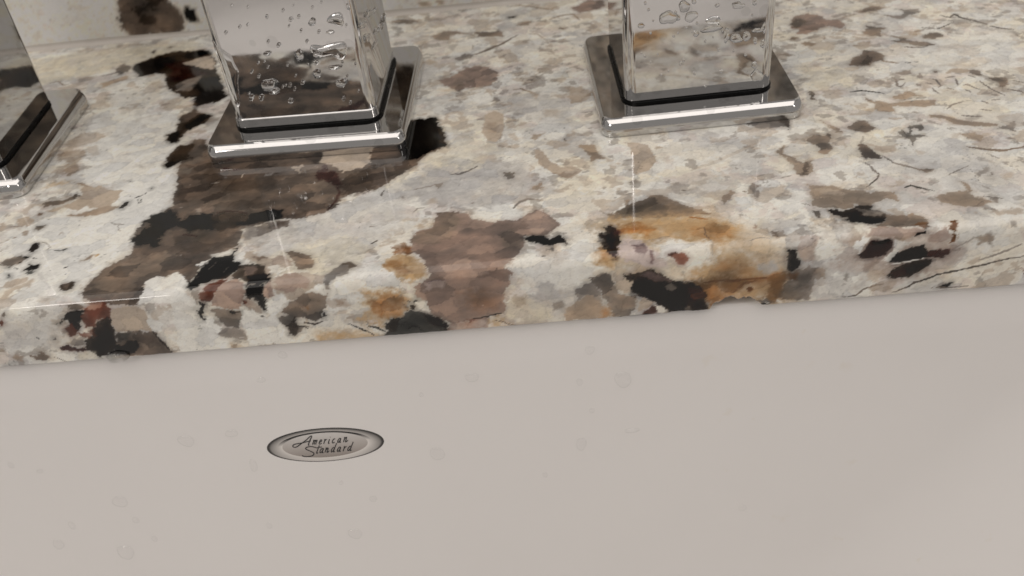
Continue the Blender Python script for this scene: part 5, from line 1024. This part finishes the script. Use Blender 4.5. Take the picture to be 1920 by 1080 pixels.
DROPS = {'a': ([(-55.34, 65.27, 33.02, 1.14, 0.37, 0.56, 0.3), (-65.14, 65.59, 27.27, 1.16, 1.38, 1.26, 0.3), (-59.54, 65.41, 36.24, 0.99, 0.88, 0.98, 0.3), (-65.01, 65.59, 37.47, 0.57, 0.44, 0.84, 0.1), (-79.16, 66.04, 36.62, 0.36, 0.37, 0.7, 0.0), (-76.87, 65.97, 37.02, 0.29, 0.29, 0.7, 0.0), (-79.65, 66.06, 42.59, 0.28, 0.29, 0.56, 0.0), (-75.56, 65.93, 41.79, 0.28, 0.29, 0.56, 0.0), (-63.06, 65.52, 34.15, 0.36, 0.37, 0.7, 0.0), (-73.72, 65.87, 28.48, 1.02, 0.53, 0.84, 0.2), (-70.06, 65.75, 30.65, 0.58, 0.45, 0.84, 0.1), (-75.53, 65.92, 19.23, 2.08, 1.6, 1.54, 0.3), (-74.54, 65.89, 17.18, 1.49, 0.65, 0.84, 0.3), (-81.62, 66.12, 15.8, 0.75, 0.65, 1.12, 0.1), (-78.77, 66.03, 15.55, 0.68, 0.65, 1.12, 0.1), (-61.6, 65.48, 21.42, 1.18, 1.1, 1.26, 0.3), (-66.16, 65.62, 19.23, 0.59, 0.48, 0.84, 0.1), (-56.21, 65.3, 22.87, 1.76, 0.55, 0.7, 0.3), (-55.42, 65.28, 18.14, 1.78, 0.96, 0.98, 0.4), (-50.49, 65.12, 23.32, 0.37, 0.39, 0.7, 0.0), (-67.58, 65.67, 21.46, 0.3, 0.32, 0.56, 0.0), (-69.02, 65.71, 24.77, 0.37, 0.39, 0.56, 0.0), (-60.48, 65.44, 27.02, 0.73, 0.61, 0.98, 0.2), (-61.15, 65.46, 24.72, 0.58, 0.54, 0.84, 0.2), (-66.52, 65.63, 40.11, 0.35, 0.36, 0.56, 0.0), (-62.2, 65.49, 31.04, 0.43, 0.38, 0.56, 0.0), (-71.18, 65.78, 38.75, 0.35, 0.51, 0.42, 0.1), (-76.88, 65.97, 26.09, 0.37, 0.31, 0.56, 0.0), (-70.79, 65.77, 13.87, 0.9, 0.65, 0.56, 0.3), (-49.09, 65.07, 39.46, 0.49, 0.65, 0.7, 0.2), (-71.94, 65.81, 18.43, 0.3, 0.32, 0.56, 0.0), (-65.94, 65.62, 35.74, 0.29, 0.3, 0.49, 0.1), (-63.49, 65.54, 24.36, 0.23, 0.25, 0.41, 0.1), (-55.93, 65.29, 41.43, 0.26, 0.27, 0.46, 0.1), (-50.74, 65.13, 34.52, 0.31, 0.32, 0.51, 0.1), (-68.83, 65.71, 17.4, 0.37, 0.4, 0.55, 0.1), (-62.81, 65.51, 38.05, 0.4, 0.41, 0.61, 0.1), (-59.5, 65.41, 26.53, 0.36, 0.38, 0.56, 0.1), (-58.61, 65.38, 40.2, 0.34, 0.34, 0.54, 0.1), (-83.35, 66.18, 35.38, 0.4, 0.41, 0.61, 0.1), (-60.22, 65.43, 28.15, 0.41, 0.43, 0.61, 0.1), (-53.49, 65.21, 20.01, 0.31, 0.33, 0.49, 0.1), (-69.88, 65.74, 18.65, 0.43, 0.46, 0.63, 0.1), (-81.93, 66.13, 17.15, 0.26, 0.28, 0.43, 0.1), (-51.74, 65.16, 35.12, 0.31, 0.32, 0.5, 0.1), (-74.6, 65.89, 24.61, 0.33, 0.35, 0.52, 0.1), (-72.62, 65.83, 31.88, 0.34, 0.36, 0.54, 0.1), (-54.0, 65.23, 24.15, 0.37, 0.39, 0.56, 0.1), (-55.83, 65.29, 13.26, 0.45, 0.49, 0.64, 0.1), (-79.38, 66.05, 23.61, 0.41, 0.44, 0.61, 0.1), (-54.19, 65.24, 11.94, 0.35, 0.39, 0.54, 0.1), (-77.79, 66.0, 22.12, 0.41, 0.43, 0.6, 0.1), (-75.08, 65.91, 26.32, 0.23, 0.25, 0.41, 0.1), (-51.21, 65.14, 15.32, 0.24, 0.26, 0.41, 0.1), (-71.05, 65.78, 18.76, 0.26, 0.28, 0.43, 0.1), (-58.41, 65.37, 33.41, 0.4, 0.42, 0.61, 0.1), (-63.41, 65.53, 41.2, 0.22, 0.22, 0.4, 0.1)], (-0.0322, -0.9995, 0.0), '{size} {wd} water drop, {row} {spot} of the wet middle column front', 'drops on the middle column front', 'lens'), 'b': ([(-46.69, 80.2, 31.36, 3.05, 0.59, 0.84, 0.2), (-46.49, 86.58, 29.44, 2.79, 0.45, 0.84, 0.2), (-46.29, 92.59, 21.78, 2.55, 0.61, 0.84, 0.1), (-46.51, 85.71, 23.84, 2.43, 0.5, 0.84, 0.1), (-46.11, 98.11, 22.06, 3.52, 0.83, 0.84, 0.2), (-47.04, 69.24, 32.71, 2.83, 0.66, 0.98, 0.2), (-46.69, 80.3, 21.72, 3.17, 0.49, 0.56, 0.2), (-46.94, 72.6, 27.5, 2.21, 0.77, 0.7, 0.2)], (0.9995, -0.0322, 0.0), '{size} {wd} water drop on the middle column right side, {row} {spot}', 'drops on the middle column side', 'lens'), 'c': ([(38.18, 61.3, 32.47, 1.53, 1.6, 0.5, 0.2), (40.64, 61.37, 33.49, 0.63, 0.72, 0.5, 0.2), (34.05, 61.19, 29.88, 2.25, 2.06, 0.55, 0.25), (36.56, 61.26, 29.6, 0.63, 0.88, 0.6, 0.2), (45.6, 61.5, 25.62, 2.7, 1.05, 0.9, 0.3), (41.41, 61.39, 24.6, 0.85, 0.83, 0.8, 0.2), (49.49, 61.61, 23.23, 0.79, 2.13, 0.9, 0.2), (52.09, 61.68, 22.03, 1.86, 1.14, 0.8, 0.3), (54.9, 61.76, 22.31, 1.15, 1.22, 0.9, 0.2), (57.64, 61.83, 23.65, 1.28, 0.68, 0.6, 0.4), (56.44, 61.8, 31.56, 0.7, 0.87, 0.7, 0.1), (57.26, 61.82, 20.84, 0.5, 1.07, 0.7, 0.1), (59.32, 61.88, 19.69, 0.65, 1.23, 0.7, 0.2), (57.41, 61.82, 13.72, 0.88, 0.95, 0.7, 0.2), (58.34, 61.85, 10.45, 1.62, 1.94, 0.4, 0.3), (54.92, 61.76, 16.97, 0.44, 0.39, 0.5, 0.0), (26.92, 60.99, 28.49, 0.99, 0.74, 0.25, 0.2), (40.04, 61.35, 29.5, 1.83, 1.47, 0.2, 0.2), (52.19, 61.68, 31.18, 1.68, 1.02, 0.3, 0.3), (29.43, 61.06, 26.12, 0.35, 0.37, 0.4, 0.0), (35.49, 61.23, 24.53, 0.36, 0.3, 0.4, 0.0), (46.77, 61.53, 31.79, 0.7, 0.51, 0.3, 0.2), (28.91, 61.05, 32.65, 0.42, 0.43, 0.3, 0.1), (55.96, 61.78, 28.14, 0.35, 0.37, 0.4, 0.0), (32.26, 61.14, 13.79, 0.29, 0.32, 0.3, 0.0), (59.43, 61.88, 24.2, 0.5, 1.51, 0.5, 0.2), (37.45, 61.28, 16.48, 0.41, 0.66, 0.44, 0.1), (60.72, 61.91, 19.16, 0.28, 0.31, 0.34, 0.1), (26.93, 60.99, 20.68, 0.26, 0.33, 0.32, 0.1), (31.29, 61.11, 19.92, 0.22, 0.35, 0.29, 0.1), (59.0, 61.87, 24.07, 0.41, 0.51, 0.44, 0.1), (43.94, 61.46, 22.2, 0.35, 0.49, 0.4, 0.1), (47.52, 61.55, 19.33, 0.42, 0.56, 0.45, 0.1), (50.88, 61.65, 22.13, 0.27, 0.32, 0.32, 0.1), (44.38, 61.47, 8.96, 0.34, 0.38, 0.38, 0.1), (45.98, 61.51, 23.08, 0.22, 0.3, 0.28, 0.1), (27.93, 61.02, 19.76, 0.35, 0.46, 0.39, 0.1), (38.2, 61.3, 17.39, 0.37, 0.55, 0.41, 0.1), (28.07, 61.03, 34.52, 0.35, 0.53, 0.4, 0.1), (41.59, 61.39, 27.57, 0.34, 0.41, 0.39, 0.1), (36.69, 61.26, 25.39, 0.29, 0.4, 0.35, 0.1), (38.89, 61.32, 26.69, 0.38, 0.4, 0.42, 0.1), (51.57, 61.66, 18.62, 0.28, 0.34, 0.34, 0.1), (34.21, 61.19, 14.67, 0.26, 0.34, 0.31, 0.1), (29.38, 61.06, 17.93, 0.29, 0.36, 0.34, 0.1), (41.32, 61.39, 13.08, 0.41, 0.48, 0.43, 0.1), (48.35, 61.58, 24.73, 0.4, 0.52, 0.44, 0.1), (30.09, 61.08, 29.5, 0.32, 0.37, 0.38, 0.1), (55.55, 61.77, 12.12, 0.26, 0.32, 0.31, 0.1), (48.54, 61.58, 12.92, 0.4, 0.51, 0.43, 0.1), (35.92, 61.24, 31.11, 0.38, 0.45, 0.42, 0.1), (40.29, 61.36, 25.41, 0.3, 0.38, 0.36, 0.1)], (0.0272, -0.9996, 0.0), '{size} {wd} water drop, {row} {spot} of the right-hand column front', 'drops on the right column front', 'lens'), 'd': ([(-103.04, -1.68, -48.49, 2.13, 2.03, 0.72, 0.12), (-127.74, -3.88, -68.55, 2.08, 2.21, 0.71, 0.12), (-132.47, -6.08, -88.52, 2.32, 3.06, 0.79, 0.12), (-64.45, -5.97, -87.55, 1.99, 2.14, 0.68, 0.12), (-36.69, -2.9, -59.61, 2.01, 2.29, 0.68, 0.12), (-150.8, -5.51, -83.37, 1.54, 2.14, 0.52, 0.12), (-152.93, -2.11, -52.4, 0.87, 1.13, 0.29, 0.12), (-145.9, -2.42, -55.25, 0.94, 0.76, 0.32, 0.12), (14.24, -0.66, -39.29, 2.18, 2.6, 0.74, 0.12), (6.27, 0.45, -29.2, 1.2, 1.32, 0.41, 0.12), (2.34, -2.95, -60.03, 1.43, 2.27, 0.49, 0.12), (3.14, -0.64, -39.06, 0.82, 1.21, 0.28, 0.12), (-24.25, -0.17, -34.81, 1.77, 1.54, 0.6, 0.12), (-90.3, -1.53, -47.12, 1.7, 1.28, 0.58, 0.12), (-87.26, -2.82, -58.89, 1.01, 2.5, 0.34, 0.12), (94.56, -8.76, -112.87, 1.56, 2.53, 0.53, 0.12), (-78.14, 0.32, -30.37, 1.22, 0.85, 0.42, 0.12), (-70.91, 1.11, -23.11, 1.2, 1.14, 0.41, 0.12), (-125.53, -4.72, -76.11, 0.91, 1.24, 0.31, 0.12), (46.28, -6.05, -88.28, 1.05, 1.26, 0.36, 0.12), (16.05, -2.56, -56.5, 2.12, 0.74, 0.72, 0.12), (-56.87, -4.54, -74.54, 1.04, 1.22, 0.35, 0.12), (5.79, -1.72, -48.88, 0.7, 0.9, 0.24, 0.12), (100.53, -8.85, -113.69, 0.7, 0.92, 0.24, 0.12), (-88.28, -5.36, -81.94, 0.76, 1.26, 0.26, 0.12), (-64.62, -3.79, -67.67, 0.66, 0.79, 0.22, 0.12), (-8.25, -4.07, -70.24, 0.73, 0.99, 0.25, 0.12), (-128.94, 1.56, -19.08, 0.6, 0.65, 0.2, 0.12), (-144.36, -4.75, -76.38, 0.91, 1.66, 0.31, 0.12), (-122.48, -5.58, -83.97, 0.77, 1.28, 0.26, 0.12), (-38.02, -0.66, -39.21, 0.69, 0.7, 0.23, 0.12)], (0, -0.994, 0.1093), '{size} {wd} faint water bead on the white sink wall, {row} {spot}', 'beads on the sink wall', 'bead')}
rnd = random.Random(5)
made = {}
for key, (pos_list, nrm, label, group, matn) in DROPS.items():
    xs_ = [p[0]+p[1]*.001 for p in pos_list]; zs_ = [p[2] for p in pos_list]; x0, x1, z0_, z1 = min(xs_), max(xs_), min(zs_), max(zs_)
    for (x, y, z, rx, ry, hgt, irr) in pos_list:
        u = (x-x0)/(x1-x0+1e-6); w = (z-z0_)/(z1-z0_+1e-6); r_ = math.sqrt(rx*ry)
        size = 'tiny' if r_ < .5 else 'small' if r_ < 1.0 else 'middle-sized' if r_ < 1.7 else 'large'
        wd = 'round' if max(rx, ry) < 1.25*min(rx, ry) else 'wide' if rx > ry else 'tall'
        spot = ['far left', 'left', 'centre', 'right', 'far right'][min(4, int(u*5))]; row = ['bottom', 'lower part', 'middle', 'upper part', 'top'][min(4, int(w*5))]
        lab = label.format(size=size, wd=wd, spot=spot, row=row)
        o = link('water_drop', drop_mesh('water_drop', rx, ry, hgt, irr, rnd), WATER if matn == 'lens' else BEAD)
        place(o, (x, y, z), nrm, 0.0); tag(o, lab, 'water drop', group); made.setdefault(lab, []).append((x+y*.01, o))
for lab, lst in made.items():          # look-alikes close together: told apart from left to right
    if len(lst) == 1: continue
    word = {2: ['left one', 'right one'], 3: ['left one', 'middle one', 'right one']}.get(len(lst), ['first', 'second', 'third', 'fourth', 'fifth', 'sixth'])
    for w_, (_, o) in zip(word, sorted(lst, key=lambda q: q[0])): o['label'] = lab+', '+w_
for (c, n, hg, P), lab in [(((-85.5, 66.25, 24.36), (-0.0322, -0.9995, 0.0), 0.45, [(-1.95, 11.93), (-1.57, 7.77), (0.66, 5.25), (1.85, 4.21), (1.74, 1.69), (2.73, -0.63), (1.29, -3.08), (0.7, -8.45), (-0.33, -11.55), (-1.31, -10.12), (-1.58, -2.51), (-2.24, 5.5)]), 'long wet film running down the left edge of the middle chrome column'), (((-56.47, 65.31, 27.78), (-0.0322, -0.9995, 0.0), 1.3, [(-5.11, 2.13), (-3.99, 1.26), (-1.33, 1.34), (1.31, 2.03), (4.27, 2.23), (4.71, 0.81), (4.71, -0.58), (3.37, -2.81), (2.21, -2.71), (1.95, -1.12), (-0.04, -0.79), (-2.23, -1.38), (-4.15, -0.74), (-5.68, 0.32)]), 'largest ragged water drop with bright spots on the middle chrome column'), (((-53.1, 65.2, 36.31), (-0.0322, -0.9995, 0.0), 1.2, [(-2.98, -0.07), (-1.39, 1.27), (1.05, 1.94), (2.13, 0.96), (1.8, -1.99), (0.62, -1.43), (-1.24, -0.67)]), 'wedge-shaped water drop high on the right of the middle chrome column'), (((45.87, 61.51, 27.83), (0.0272, -0.9996, 0.0), 0.9, [(-2.71, -0.3), (-1.08, 0.98), (1.0, 1.18), (2.3, 0.01), (1.23, -1.05), (-0.74, -0.82)]), 'fish-shaped water drop near the top of the right chrome column')]:
    o = link('water_drop', film_mesh('water_drop', P, hg, rnd), WATER); place(o, c, n); tag(o, lab, 'water drop')
# one bead hanging from the lower arris of the stone
o = link('water_drop', drop_mesh('water_drop', 3.0, 1.5, 1.3, .15, rnd), WATER); place(o, (-111.3, -.1, -18.3), (0, -1, 0))
tag(o, 'dark bead of water hanging from the lower edge of the granite under the black patch', 'water drop')
